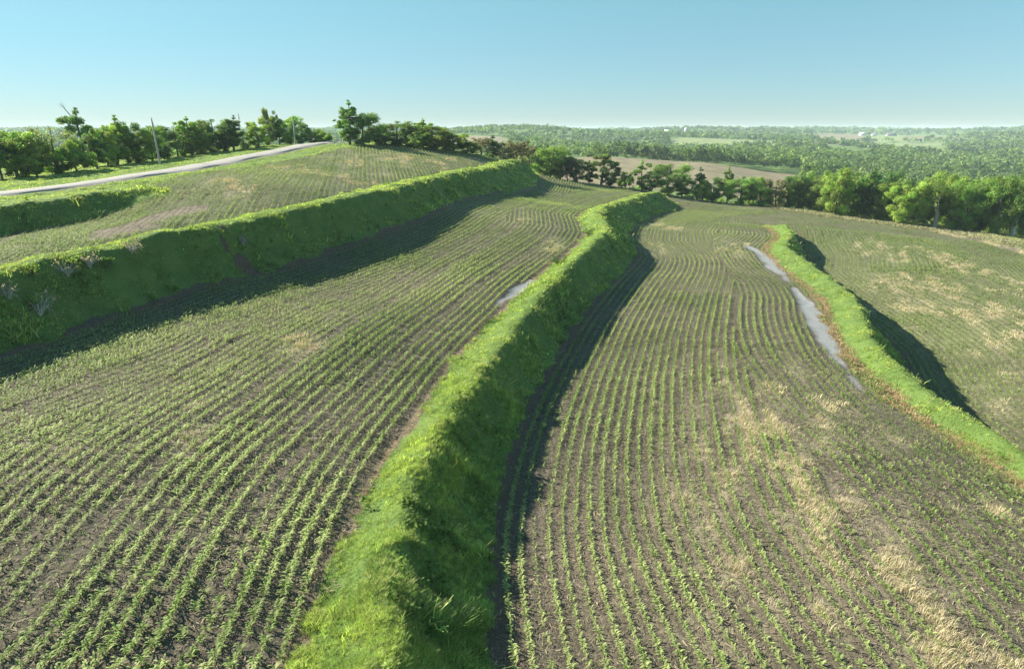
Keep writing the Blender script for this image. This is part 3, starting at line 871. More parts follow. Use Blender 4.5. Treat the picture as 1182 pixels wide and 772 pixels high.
def merge(name, pieces, mat):
    V, Q, C, b = [], [], [], 0
    for me in pieces:
        n = len(me.vertices); a = np.empty(n * 3, np.float32); me.vertices.foreach_get('co', a)
        q = np.empty(len(me.loops), np.int32); me.loops.foreach_get('vertex_index', q)
        c = np.empty(n * 4, np.float32); me.attributes['tint'].data.foreach_get('color', c)
        V.append(a.reshape(-1, 3)); Q.append(q.reshape(-1, 4) + b); C.append(c.reshape(-1, 4)); b += n
        bpy.data.meshes.remove(me)
    return mesh_of(name, np.vstack(V), np.vstack(Q), [mat], np.vstack(C))
corn_me = merge('corn_rows', [scatter_mesh('c', T, x[m], y[m], z[m] - 0.02, size[m], ccol[m], M_CORN) for T, m in parts], M_CORN)
tag(link('corn_crop', corn_me), 'rows of young green corn following the curved terraces across the dark fields', 'corn crop', kind='stuff')
print('corn plants', len(x))

ind_me = []
for i in range(8):
    V, Q, B = corn_template(400 + i, 7, 4)
    f = np.array(cb * 0.55 + cl * 0.45)[None] * B[:, None] * (0.9 + 0.2 * (i % 3) / 2)
    ind_me.append(mesh_of('corn_plant', V, Q, [M_CORN], f))
ra = rng.uniform(0, 6.28, len(x))
for n_, i in enumerate(near_order):
    o = link('corn_plant', ind_me[n_ % 8])
    o.location = (x[i], y[i], z[i] - 0.02); o.rotation_euler = (0, 0, ra[i]); o.scale = (size[i],) * 3
    tag(o, 'young corn plant with arching leaves in the crop rows nearest the viewer', 'corn plant', 'corn plants in the nearest crop rows')

# ------------------------------------------------------------------ grass on the terraces, verges and field edges
def tuft_template(seed, n, spread, lean, w):
    r = np.random.default_rng(seed); V, Q, B = [], [], []
    for i in range(n):
        a = r.uniform(0, 6.28); bx, by = r.normal(0, spread, 2)
        d = np.array([math.cos(a), math.sin(a), 0]); s = np.array([-d[1], d[0], 0])
        h = r.uniform(0.6, 1.1); l = r.uniform(0.3, 1.0) * lean
        p0 = np.array([bx, by, -0.1]); p1 = p0 + d * l * 0.35 + np.array([0, 0, h * 0.62]); p2 = p0 + d * l + np.array([0, 0, h])
        b = len(V); V += [p0 - s * w, p0 + s * w, p1 + s * w * .8, p1 - s * w * .8, p2 + s * w * .15, p2 - s * w * .15]
        br = r.uniform(0.75, 1.25); B += [br * .8] * 2 + [br] * 2 + [br * 1.1] * 2
        Q += [[b, b + 1, b + 2, b + 3], [b + 3, b + 2, b + 4, b + 5]]
    return np.array(V), np.array(Q), np.array(B)

def scatter_points(mask, dens):
    """random points on the near land; dens per square metre at each grid vertex"""
    lam = (mask * dens * GS * GS).ravel()
    lam = np.where(VIS.ravel(), lam, 0)
    n = rng.poisson(np.clip(lam, 0, 60))
    k = np.repeat(np.arange(NX * NY), n)
    return XX.ravel()[k] + rng.uniform(-.5, .5, len(k)) * GS, YY.ravel()[k] + rng.uniform(-.5, .5, len(k)) * GS

VIS = in_view(XX, YY, ZZ, 120, 70)
DD = np.hypot(XX, YY)
gmask = smooth(0.35, 0.75, LAY['grass']) * smooth(3.4, 4.4, nearest_road(XX, YY)[0])
gmask = gmask * (0.45 + 0.55 * smooth(0.34, 0.46, fbm(XX, YY, 1.5, 77, 3)))
gmask = gmask * (1 - 0.75 * smooth(0.25, 0.8, LAY['orange']))
dens = 105 * np.clip(30 / DD, 0, 1.4) ** 1.25
px_, py_ = scatter_points(gmask, dens)
pz_ = samp(ZZ, px_, py_); pd_ = np.hypot(px_, py_)
hn = fbm(px_, py_, 2.2, 71, 3); hb = fbm(px_, py_, 6.5, 72, 2)
gh = 0.215 * np.exp(rng.normal(0, 0.20, len(px_))) * (0.35 + 1.1 * hn) * rng.uniform(0.7, 1.25, len(px_)) * (0.65 + 0.7 * hb)
F_ = terrace_fields(px_, py_)
rank = np.zeros(len(px_))
for nm in ('T2', 'T1', 'T0', 'T3'):
    k, s = F_[nm]; t = TERR[nm]
    back = ((s > 0.1) & (s < t['wb'][k])) * t['amp'][k]
    front = ((s <= 0.1) & (s > -t['wf'][k])) * t['amp'][k]
    gh *= 1 + 0.35 * back * smooth(0.45, 0.7, hn) - (0.25 if nm == 'T3' else 0.1) * front
    rank = np.maximum(rank, back)
gh *= np.where(rank > 0, 1.0, 0.95)
gh *= (0.75 + 0.6 * smooth(0.48, 0.75, fbm(px_, py_, 1.1, 78, 2))) * np.where(rng.random(len(px_)) < 0.03, 1.5, 1.0)
w = np.clip(rng.normal(0.5, 0.28, len(px_)) + (fbm(px_, py_, 5, 73, 3) - 0.5) * 1.3, 0, 1)[:, None]
ga, gb_, gy_ = np.array([0.275, 0.390, 0.100]), np.array([0.500, 0.585, 0.165]), np.array([0.52, 0.50, 0.22])
gc = ga * (1 - w) + gb_ * w
dk = smooth(0.55, 0.72, fbm(px_, py_, 1.8, 79, 2))[:, None] * 0.55
gc = gc * (1 - dk) + np.array([0.16, 0.27, 0.08]) * dk
gc = gc * np.exp(rng.normal(-0.05, 0.30, (len(px_), 1)))
yl = (rng.random(len(px_)) < 0.04 + 0.16 * smooth(0.5, 0.7, fbm(px_, py_, 4, 80, 2)))[:, None]
gc = np.where(yl, gy_, gc)
gh *= np.where(~inside(FIELD, px_, py_) & (px_ < 0) & (rank <= 0), 0.6, 1.0)
verge = smooth(9, 4, nearest_road(px_, py_)[0])[:, None] * 0.55
gc = gc * (1 - verge) + np.array([0.34, 0.42, 0.13]) * verge
far_edge = (~inside(FIELD, px_, py_)) & (px_ > 10)
gc = np.where(far_edge[:, None], gc * 0.6 + np.array([0.20, 0.17, 0.08]) * 0.55, gc)
T_G0 = [tuft_template(500 + i, 13, 0.26, 0.95, 0.032) for i in range(5)]
T_G1 = [tuft_template(520 + i, 6, 0.42, 0.9, 0.075) for i in range(5)]
T_G2 = [tuft_template(540 + i, 5, 0.75, 0.9, 0.16) for i in range(5)]
pieces = []
for lo, hi, T in ((0, 55, T_G0), (55, 105, T_G1), (105, 999, T_G2)):
    m = (pd_ >= lo) & (pd_ < hi)
    pieces.append(scatter_mesh('g', T, px_[m], py_[m], pz_[m], gh[m], gc[m], M_GRASS))
tag(link('grass', merge('grass', pieces, M_GRASS)), 'tall bright green grass covering the terrace banks and road verges', 'grass', kind='stuff')
print('grass tufts', len(px_))

# broad leaved weeds on the banks and low weeds between the rows
def weed_template(seed, n, spread, leaf):
    r = np.random.default_rng(seed); V, Q, B = [], [], []
    for i in range(n):
        a = r.uniform(0, 6.28); rad = abs(r.normal(0, spread)); h = r.uniform(0.25, 1.0) * (1 - 0.5 * min(rad / (2 * spread + 1e-6), 1))
        c = np.array([math.cos(a) * rad, math.sin(a) * rad, h])
        n1 = np.array([math.cos(a) * .6 + r.normal(0, .4), math.sin(a) * .6 + r.normal(0, .4), 1.0]); n1 /= np.linalg.norm(n1)
        t1 = np.cross(n1, r.normal(0, 1, 3)); t1 /= np.linalg.norm(t1); t2 = np.cross(n1, t1)
        l = leaf * r.uniform(.6, 1.3)
        b = len(V); V += [c - t1 * l, c + t2 * l * .5, c + t1 * l, c - t2 * l * .5]; Q.append([b, b + 1, b + 2, b + 3]); B += [r.uniform(.7, 1.3)] * 4
    return np.array(V), np.array(Q), np.array(B)

T_W = [weed_template(600 + i, 16, 0.42, 0.20) for i in range(5)]
clump = smooth(0.50, 0.68, fbm(XX, YY, 2.4, 81, 3))
bank = np.zeros_like(ZZ)
for nm in ('T2', 'T1', 'T0'):
    k, s = FF[nm]; t = TERR[nm]
    bank = np.maximum(bank, smooth(-0.6, 0.2, s) * smooth(t['wb'][k] + 0.4, t['wb'][k] - 0.3, s) * t['amp'][k])
edgew = smooth(0.25, 0.5, LAY['grass']) * smooth(0.95, 0.6, LAY['grass'])
wm = np.clip(bank * clump * 1.0 + edgew * 0.12, 0, 1) * gmask
x1, y1 = scatter_points(wm, 8.0 * np.clip(40 / DD, 0.2, 1.5))
lowm = LAY['field'] * (1 - LAY['grass']) * (LAY['silt'] < 0.3) * (LAY['bare'] < 0.4)
dl = np.select([ZONE == 6, ZONE == 1, ZONE == 5, ZONE == 3], [3.6, 3.0, 2.4, 1.3], 1.4) * (0.3 + 1.4 * smooth(0.35, 0.7, fbm(XX, YY, 6, 83, 3)))
x2, y2 = scatter_points(lowm, dl * np.clip(60 / DD, 0.5, 1.6) ** 0.8)
xw = np.concatenate([x1, x2]); yw = np.concatenate([y1, y2])
sw = np.concatenate([rng.uniform(0.25, 0.75, len(x1)), rng.uniform(0.10, 0.24, len(x2)) * np.clip(np.hypot(x2, y2) / 70, 1, 1.5)])
wcol = np.where(rng.random((len(xw), 1)) < 0.5, np.array([[0.11, 0.185, 0.042]]), np.array([[0.20, 0.27, 0.075]])) * rng.uniform(.75, 1.2, (len(xw), 1))
wcol = np.where((np.arange(len(xw)) >= len(x1))[:, None] & (rng.random((len(xw), 1)) < 0.22), np.array([[0.30, 0.25, 0.13]]), wcol)
tag(link('weeds', scatter_mesh('weeds', T_W, xw, yw, samp(ZZ, xw, yw) - 0.03, sw, wcol, M_GRASS)), 'low broad leaved weeds among the rows and on the banks', 'weeds', kind='stuff')
print('weeds', len(xw))

# dead tan grass: patches in the crop, the dead strip along the right terrace
dm = np.clip(smooth(0.30, 0.75, LAY['dry']) * (1 - LAY['grass']), 0, 1)
x1, y1 = scatter_points(dm, 24 * np.clip(35 / DD, 0, 1.2) ** 1.1)
om = smooth(0.25, 0.7, LAY['orange'])
x2, y2 = scatter_points(om, 30 * np.clip(40 / DD, 0, 1.2) ** 1.1)
xe, ye = scatter_points(smooth(8, 2, np.abs(line_dist(edge[14:], XX, YY)[0] - 3)) * (XX > 75) * 1.0, 2.2 * np.ones_like(DD))
xd = np.concatenate([x1, x2, xe]); yd = np.concatenate([y1, y2, ye])
dcol = np.vstack([np.tile([0.56, 0.49, 0.30], (len(x1), 1)), np.tile([0.42, 0.32, 0.165], (len(x2), 1)), np.tile([0.36, 0.35, 0.19], (len(xe), 1))]) * rng.uniform(0.7, 1.25, (len(xd), 1))
dsz = np.concatenate([rng.uniform(.18, .38, len(x1)), rng.uniform(.14, .28, len(x2)), rng.uniform(.3, .65, len(xe))])
dd_ = np.hypot(xd, yd)
T_D0 = [tuft_template(560 + i, 14, 0.50, 0.9, 0.028) for i in range(4)]
T_D1 = [tuft_template(580 + i, 8, 0.7, 0.9, 0.09) for i in range(4)]
tag(link('dead_grass', merge('dead_grass', [scatter_mesh('d', T, xd[m], yd[m], samp(ZZ, xd[m], yd[m]), dsz[m], dcol[m], M_DRY) for T, m in ((T_D0, dd_ < 55), (T_D1, dd_ >= 55))], M_DRY)),
    'dead tan grass in scattered patches through the crop rows', 'dead grass', kind='stuff')

# crop residue and clods lying on the soil
def litter_template(seed, n, spread, flat):
    r = np.random.default_rng(seed); V, Q, B = [], [], []
    for i in range(n):
        c = np.array([*r.normal(0, spread, 2), 0.02 + 0.05 * r.random()]); a = r.uniform(0, 6.28); l = r.uniform(.15, .5); w = r.uniform(.03, .06) if flat else l * .6
        d = np.array([math.cos(a), math.sin(a), r.normal(0, .35)]) * l; s = np.array([-math.sin(a), math.cos(a), r.normal(0, .3)]) * w
        b = len(V); V += [c - d - s, c + d - s, c + d + s, c - d + s]; Q.append([b, b + 1, b + 2, b + 3]); B += [r.uniform(.6, 1.3)] * 4
    return np.array(V), np.array(Q), np.array(B)
T_L = [litter_template(700 + i, 12, 0.9, True) for i in range(5)]
lm = LAY['field'] * (1 - LAY['grass']) * (LAY['silt'] < 0.3) * (0.35 + 1.3 * fbm(XX, YY, 5, 85, 3))
xl, yl_ = scatter_points(lm, 3.2 * np.clip(35 / DD, 0.0, 1.3) ** 1.3 * (DD < 110))
lc = np.where(rng.random((len(xl), 1)) < 0.6, np.array([[0.30, 0.25, 0.17]]), np.array([[0.16, 0.13, 0.10]])) * rng.uniform(.7, 1.2, (len(xl), 1))
tag(link('crop_residue', scatter_mesh('crop_residue', T_L, xl, yl_, samp(ZZ, xl, yl_), rng.uniform(.22, .42, len(xl)), lc, M_DRY)), 'bits of old straw littering the soil between the rows', 'crop residue', kind='stuff')

# ------------------------------------------------------------------ trees
def tube(pts, rad, sides=6):
    pts = np.array(pts, float); n = len(pts)
    T = np.gradient(pts, axis=0); T /= np.linalg.norm(T, axis=1)[:, None] + 1e-9
    ref = np.array([1.0, 0.13, 0.0]) if abs(T[0, 2]) > 0.6 else np.array([0.0, 0.0, 1.0])
    U = np.cross(T, ref); U /= np.linalg.norm(U, axis=1)[:, None] + 1e-9
    W = np.cross(T, U)
    a = np.arange(sides) * 2 * math.pi / sides
    V = pts[:, None, :] + np.array(rad)[:, None, None] * (np.cos(a)[None, :, None] * U[:, None, :] + np.sin(a)[None, :, None] * W[:, None, :])
    F = []
    for i in range(n - 1):
        for j in range(sides):
            F.append([i * sides + j, i * sides + (j + 1) % sides, (i + 1) * sides + (j + 1) % sides, (i + 1) * sides + j])
    return V.reshape(-1, 3), np.array(F)

class Soup:
    def __init__(self): self.V, self.F, self.n = [], [], 0
    def add(self, V, F): self.V.append(V); self.F.append(F + self.n); self.n += len(V)
    def mesh(self, name, mat, smooth_shade=True): return mesh_of(name, np.vstack(self.V), np.vstack(self.F), [mat], smooth_shade=smooth_shade)

def leaf_quads(r, centers, radii, counts, leaf, tints, flat=0.75):
    """small leaf sprays scattered through clumps"""
    c = np.repeat(centers, counts, 0); rd = np.repeat(radii, counts); tn = np.repeat(tints, counts, 0)
    n = len(c)
    d = r.normal(0, 1, (n, 3)); d /= np.linalg.norm(d, axis=1)[:, None]
    q = r.random(n) ** 0.45
    off = d * (rd * q)[:, None]; off[:, 2] *= flat
    p = c + off
    nr = d + r.normal(0, 0.55, (n, 3)) + np.array([0, 0, 0.35]); nr /= np.linalg.norm(nr, axis=1)[:, None]
    t = np.cross(nr, r.normal(0, 1, (n, 3))); t /= np.linalg.norm(t, axis=1)[:, None]
    b = np.cross(nr, t)
    s = leaf * r.uniform(0.6, 1.35, n)[:, None]
    V = np.stack([p - t * s, p + b * s * .6, p + t * s, p - b * s * .6], 1).reshape(-1, 3)
    C = np.repeat(tn * r.uniform(0.8, 1.2, (n, 1)), 4, 0)
    return V, np.arange(n * 4).reshape(-1, 4), C

def build_tree(seed, H=11.0, W=8.0, kind='round', leaf=0.175, nleaf=12000, tint=(0.075, 0.135, 0.028), bark=None, sparse=1.0, low=0.04):
    r = np.random.default_rng(seed)
    S_ = Soup()
    lean = r.normal(0, 0.05, 2)
    top = (0.62 if bark else 0.86) * H
    ts = np.linspace(0, 1, 7)
    tp = np.stack([lean[0] * H * ts + 0.12 * np.sin(ts * 5 + seed), lean[1] * H * ts + 0.12 * np.cos(ts * 4 + seed), -0.4 + (top + 0.4) * ts], 1)
    r0 = (0.020 * H + 0.03) * (1.7 if bark else 1.0)
    S_.add(*tube(tp, r0 * (1.15 - ts) ** 0.8 + 0.02, 7))
    cen, rad = [], []
    nl = {'round': 13, 'tall': 15, 'bush': 12, 'ragged': 11, 'cone': 18, 'open': 9, 'brush': 14}[kind]
    for i in range(nl):
        f = low + (0.92 - low) * (i + r.uniform(0, 1)) / nl
        a = i * 2.4 + r.normal(0, 0.4)
        prof = {'round': math.sin(math.pi * min(max((f - low * .5) / (1.06 - low * .5), 0), 1)) ** 0.6, 'tall': math.sin(math.pi * min(f * 0.95 + 0.05, 1)) ** 0.7 * 0.9,
                'bush': (1 - f) ** 0.45, 'ragged': r.uniform(0.35, 1.1) * math.sin(math.pi * min(f * .92, 1)) ** .5, 'cone': (1.02 - f) * 1.15,
                'open': math.sin(math.pi * min(f * .95, 1)) ** .4, 'brush': r.uniform(.5, 1.0)}[kind]
        ln = 0.5 * W * prof * r.uniform(0.65, 1.05)
        b0 = np.array([np.interp(f * 0.8, ts, tp[:, 0]), np.interp(f * 0.8, ts, tp[:, 1]), f * 0.80 * H])
        up = {'cone': 0.05, 'tall': 0.9, 'brush': 1.2}.get(kind, 0.55) * ln * r.uniform(.5, 1.2)
        end = b0 + np.array([math.cos(a) * ln, math.sin(a) * ln, up + 0.03 * H]); end[2] = min(end[2], 0.93 * H)
        mid = (b0 + end) / 2 + np.array([0, 0, -0.06 * ln]) + r.normal(0, 0.05 * ln, 3)
        S_.add(*tube([b0, mid, end], [r0 * .45 * (1.1 - f), r0 * .28 * (1.1 - f), 0.015], 5))
        cr = {'cone': 0.11, 'tall': 0.10, 'bush': 0.145, 'open': 0.13, 'brush': .10, 'ragged': 0.10, 'round': 0.125}.get(kind, 0.125) * min(H, W * 1.3)
        for q in (0.55, 0.85, 1.0):
            c = mid + (end - mid) * ((q - .5) * 2) + r.normal(0, cr * 0.35, 3)
            cen.append(c); rad.append(cr * r.uniform(.45, 1.25))
        for sgn in (-1, 1):
          sa = a + sgn * r.uniform(.4, 1.1)
          se = mid + np.array([math.cos(sa), math.sin(sa), r.uniform(.1, .6)]) * ln * r.uniform(.45, .75)
          S_.add(*tube([mid, (mid + se) / 2 + r.normal(0, .03 * ln, 3), se], [r0 * .22 * (1.1 - f), r0 * .15 * (1.1 - f), 0.012], 4))
          cen.append(se); rad.append(cr * r.uniform(.4, 1.2))
    cen.append(tp[-1] + np.array([0, 0, 0.03 * H])); rad.append(0.10 * min(H, W))
    if kind in ('tall', 'ragged', 'cone'): cen.append(tp[-1] + np.array([0.1, 0, 0.09 * H])); rad.append(0.06 * min(H, W))
    cen = np.array(cen); rad = np.array(rad)
    keep = r.random(len(cen)) < sparse; keep[-1] = True
    cen, rad = cen[keep], rad[keep]
    cen[:, 2] = np.maximum(cen[:, 2], rad * 0.6)
    wgt = rad ** 2; cnt = np.maximum((nleaf * wgt / wgt.sum()).astype(int), 8)
    tn = np.array(tint)[None] * (1 + r.normal(0, 0.20, (len(cen), 1))) * (1 + r.normal(0, 0.06, (len(cen), 3)))
    V, Q, C = leaf_quads(r, cen, rad, cnt, leaf, np.clip(tn, 0.01, 1))
    return S_.mesh('trunk', bark or M_BARK), mesh_of('crown', V, Q, [M_LEAF], C), H, W

GREEN = (0.175, 0.265, 0.055); LIGHT = (0.225, 0.310, 0.062); DARK = (0.088, 0.150, 0.042); GREY = (0.175, 0.220, 0.095); BROWN = (0.170, 0.150, 0.095); OLIVE = (0.155, 0.228, 0.058)
KINDS = {}
def kind(nm, *specs): KINDS[nm] = [build_tree(**s) for s in specs]
kind('round', *[dict(seed=10 + i, kind='round', tint=t) for i, t in enumerate((GREEN, OLIVE, GREEN, LIGHT))])
kind('light', *[dict(seed=20 + i, kind=k, tint=LIGHT) for i, k in enumerate(('round', 'tall', 'round'))])
kind('dark', *[dict(seed=30 + i, kind=k, tint=DARK, low=0.05) for i, k in enumerate(('round', 'ragged', 'round'))])
kind('tall', *[dict(seed=40 + i, H=13, W=6, kind='tall', tint=t) for i, t in enumerate((GREEN, LIGHT, OLIVE))])
kind('ragged', *[dict(seed=50 + i, H=12, W=7, kind='ragged', tint=t, nleaf=8000) for i, t in enumerate((OLIVE, GREEN, DARK))])
kind('gray', *[dict(seed=60 + i, H=11, W=8, kind='open', tint=GREY, nleaf=1500, leaf=0.24) for i in range(2)])
kind('brown', *[dict(seed=65 + i, H=7, W=6.5, kind='brush', tint=BROWN, nleaf=1700, leaf=0.22, low=0.02) for i in range(2)])
kind('cedar', *[dict(seed=70 + i, H=9, W=5, kind='cone', tint=(0.030, 0.062, 0.024), nleaf=3400, leaf=0.22, low=0.04) for i in range(2)])
kind('bush', *[dict(seed=75 + i, H=5, W=6.5, kind='bush', tint=t, nleaf=5500, low=0.02) for i, t in enumerate((LIGHT, LIGHT, OLIVE))])
kind('pale', dict(seed=81, H=14, W=10, kind='round', tint=GREEN, nleaf=9000, bark=M_PALE_BARK, low=0.36), dict(seed=82, H=14, W=10, kind='round', tint=OLIVE, nleaf=9000, bark=M_PALE_BARK, low=0.38))

NAMES = {'round': 'broadleaf_tree', 'light': 'broadleaf_tree', 'dark': 'broadleaf_tree', 'tall': 'tall_tree', 'ragged': 'broadleaf_tree', 'gray': 'sparse_tree',
         'brown': 'brush_tree', 'cedar': 'cedar_tree', 'bush': 'bush', 'pale': 'pale_trunk_tree'}
CATS = {'brown': 'bush', 'bush': 'bush', 'cedar': 'cedar tree'}
LOOK = {'round': 'rounded green tree', 'light': 'bright light green tree', 'dark': 'dark green tree', 'tall': 'tall narrow green tree', 'ragged': 'ragged uneven tree',
        'gray': 'thin grey green tree', 'brown': 'brownish leafless looking bush', 'cedar': 'dark conical cedar', 'bush': 'low spreading green bush', 'pale': 'green tree with pale trunk'}
kcount = {}
def plant_tree(k, x, y, h, w, label, group, zoff=-0.15):
    i = kcount.get(k, 0); kcount[k] = i + 1
    var = KINDS[k][i % len(KINDS[k])]
    tr, cr, H, W = var
    root = empty(NAMES[k], (x, y, float(height(x, y)[0]) + zoff), float(rng.uniform(0, 6.28)))
    link('trunk', tr, root); link('crown', cr, root)
    root.scale = (w / W, w / W, h / H)
    tag(root, label, CATS.get(k, 'tree'), group)
    return root

def from_px(px, base, top, wpx, depth=None):
    """surveyed tree: foot, top and width read off as sight lines -> real place and size"""
    if depth is None:
        x, y = ground_at(px, base, lambda X, Y: height(np.ravel(X), np.ravel(Y)).reshape(np.shape(X)), 300)
    else:
        y = depth; x = (px - 591) / FPX * depth
    gz = float(height(x, y)[0])
    d = ray(px, top); h = CAM_Z + d[2] * (y / d[1]) - gz
    dc = y * CP - (gz + h / 2 - CAM_Z) * SP
    return x, y, max(h, 1.5), max(wpx / FPX * dc, 1.0)

ORD = ['first', 'second', 'third', 'fourth', 'fifth', 'sixth', 'seventh', 'eighth', 'ninth', 'tenth', 'eleventh', 'twelfth', 'thirteenth', 'fourteenth', 'fifteenth',
       'sixteenth', 'seventeenth', 'eighteenth', 'nineteenth', 'twentieth', 'twenty first', 'twenty second', 'twenty third', 'twenty fourth', 'twenty fifth', 'twenty sixth', 'twenty seventh', 'twenty eighth']

LEFT = [(4, 207, 151, 50, 'bush'), (20, 206, 150, 46, 'light'), (44, 204, 160, 40, 'bush'), (31, 199, 147, 40, 'light'), (64, 201, 140, 40, 'gray'), (70, 200, 158, 40, 'light'), (88, 198, 158, 34, 'bush'),
        (99, 194, 121, 32, 'ragged'), (112, 195, 146, 30, 'dark'), (125, 193, 142, 28, 'light'), (135, 191, 130, 30, 'tall'), (148, 189, 136, 26, 'dark'), (160, 188, 150, 30, 'light'), (176, 186, 141, 30, 'round'), (189, 184, 143, 26, 'dark'),
        (205, 181, 141, 24, 'gray'), (214, 180, 144, 26, 'light'), (222, 179, 132, 26, 'tall'), (233, 178, 144, 26, 'light'), (245, 176, 134, 34, 'round'), (259, 175, 149, 24, 'dark'), (270, 174, 131, 22, 'tall'), (281, 172, 147, 22, 'round'),
        (299, 170, 139, 24, 'light'), (311, 168, 122, 18, 'light'), (323, 167, 131, 20, 'dark'), (336, 166, 131, 26, 'round'), (349, 165, 141, 18, 'dark'), (363, 164, 147, 24, 'round'), (375, 163, 151, 18, 'bush')]
poleL = [t for t in LEFT if t[0] < 183]; poleR = [t for t in LEFT if t[0] > 183]
for n_, (px, b, t, w, k) in enumerate(sorted(poleL, key=lambda q: -q[0])):
    x, y, h, ww = from_px(px, b, t, w * 1.2)
    plant_tree(k, x, y, h, ww, LOOK[k] + ', ' + ORD[n_] + ' to the left of the tall wooden pole behind the road', 'trees and bushes behind the road')
for n_, (px, b, t, w, k) in enumerate(sorted(poleR, key=lambda q: q[0])):
    x, y, h, ww = from_px(px, b, t, w * 1.18)
    plant_tree(k, x, y, h, ww, LOOK[k] + ', ' + ORD[n_] + ' to the right of the tall wooden pole behind the road', 'trees and bushes behind the road')

HILL = [(411, 113, 28, 'tall', 176), (424, 127, 34, 'round', 178), (440, 143, 24, 'ragged', 184), (450, 153, 30, 'dark', 182), (462, 137, 36, 'round', 186), (478, 146, 24, 'ragged', 184), (491, 135, 22, 'tall', 190),
        (488, 150, 34, 'bush', 182), (505, 143, 40, 'light', 186), (526, 151, 38, 'light', 188), (541, 160, 30, 'bush', 188), (556, 158, 28, 'brown', 194), (569, 155, 26, 'dark', 198), (582, 163, 26, 'brown', 198), (597, 161, 28, 'brown', 200), (610, 167, 24, 'brown', 202)]
for n_, (px, t, w, k, dp) in enumerate(HILL):
    x, y, h, ww = from_px(px, 0, t, w * 1.15, dp)
    plant_tree(k, x, y, h, ww, LOOK[k] + ', ' + ORD[n_] + ' from the left in the clump on the hilltop field edge', 'trees and bushes on the hilltop field edge')

MID = [(622, 212, 168, 24, 'round', 214), (634, 205, 165, 30, 'round', 212), (646, 206, 172, 26, 'dark', 216), (655, 208, 182, 22, 'brown', None), (666, 209, 180, 22, 'dark', None), (678, 210, 184, 18, 'dark', 216), (692, 210, 170, 32, 'ragged', 214), (703, 211, 186, 20, 'dark', 212),
       (720, 213, 197, 20, 'bush', 208), (738, 216, 183, 20, 'ragged', 208), (746, 217, 198, 18, 'dark', 206), (765, 221, 186, 40, 'round', 210), (784, 226, 202, 24, 'dark', 208), (801, 226, 191, 26, 'cedar', 216), (808, 229, 207, 22, 'bush', 206), (820, 231, 203, 22, 'dark', 208),
       (836, 232, 189, 13, 'tall', 212), (850, 234, 200, 30, 'round', 206), (864, 236, 206, 24, 'bush', 204), (876, 238, 202, 28, 'round', 204), (891, 240, 206, 26, 'brown', 202), (905, 241, 204, 26, 'round', 204), (919, 242, 199, 28, 'dark', 204), (932, 244, 204, 26, 'gray', 202)]
for n_, (px, b, t, w, k, dp) in enumerate(MID):
    x, y, h, ww = from_px(px, b, t, w * 1.12, dp)
    plant_tree(k, x, y, h, ww, LOOK[k] + ', ' + ORD[n_] + ' from the left along the ravine below the terrace ends', 'trees and bushes along the ravine')

RIGHT = [(947, 246, 195, 32, 'round'), (963, 249, 190, 32, 'light'), (981, 251, 194, 32, 'round'), (999, 254, 196, 32, 'dark'), (1016, 256, 206, 28, 'light'), (1034, 259, 210, 28, 'round'), (1052, 261, 207, 30, 'light'), (1066, 262, 226, 18, 'bush'),
         (1079, 264, 196, 42, 'pale'), (1098, 266, 211, 28, 'light'), (1114, 268, 204, 32, 'round'), (1131, 270, 207, 30, 'dark'), (1149, 272, 200, 34, 'light'), (1168, 274, 197, 38, 'pale'), (1186, 276, 203, 32, 'round'), (1204, 278, 198, 36, 'light')]
for n_, (px, b, t, w, k) in enumerate(RIGHT):
    x, y, h, ww = from_px(px, b - 1, t, w * 1.15)
    o = plant_tree(k, x, y, h, ww, LOOK[k] + ', ' + ORD[n_] + ' along the wood edging the far field', 'front trees of the wood beside the far field')
    if px == 1168: o.rotation_euler = (0, R(12), 0.6)

# crowns behind the front row
cnt_b = 0
for dp in (183, 198, 214, 232, 252, 275, 300):
    for c in np.arange(925, 1235, 30 * 200 / dp + 6):
        c2 = c + rng.uniform(-9, 9); d2 = dp * rng.uniform(.97, 1.03)
        edge_y = np.interp(c2, [900, 1000, 1090, 1182, 1240], [198, 186, 172, 160, 152])
        if d2 < edge_y + 6: continue
        x, y = (c2 - 591) / FPX * d2, d2
        gz = float(height(x, y)[0])
        topz = CAM_Z - (np.interp(d2, [180, 215, 260, 300], [195, 185, 179, 176]) + rng.uniform(-5, 9) - 150) / FPX * d2
        h = float(np.clip(topz - gz, 8, 19))
        k = ['round', 'light', 'round', 'dark', 'tall', 'round', 'gray'][int(rng.integers(0, 7))]
        plant_tree(k, x, y, h, float(rng.uniform(7.5, 10.5)), 'green tree crown rising behind the front row of the wood beside the far field', 'crowns behind the front row of the wood')
        cnt_b += 1
for i in range(34):
    c2 = rng.uniform(640, 925); d2 = rng.uniform(232, 300)
    x, y = (c2 - 591) / FPX * d2, d2
    k = ['round', 'dark', 'gray', 'bush', 'light', 'brown'][int(rng.integers(0, 6))]
    topz = CAM_Z - (rng.uniform(208, 228) - 150) / FPX * d2
    h = float(np.clip(topz - float(height(x, y)[0]), 3, 11))
    plant_tree(k, x, y, h, float(rng.uniform(5, 8)), 'small tree standing down in the ravine between the crop and the brown field', 'small trees down in the ravine')

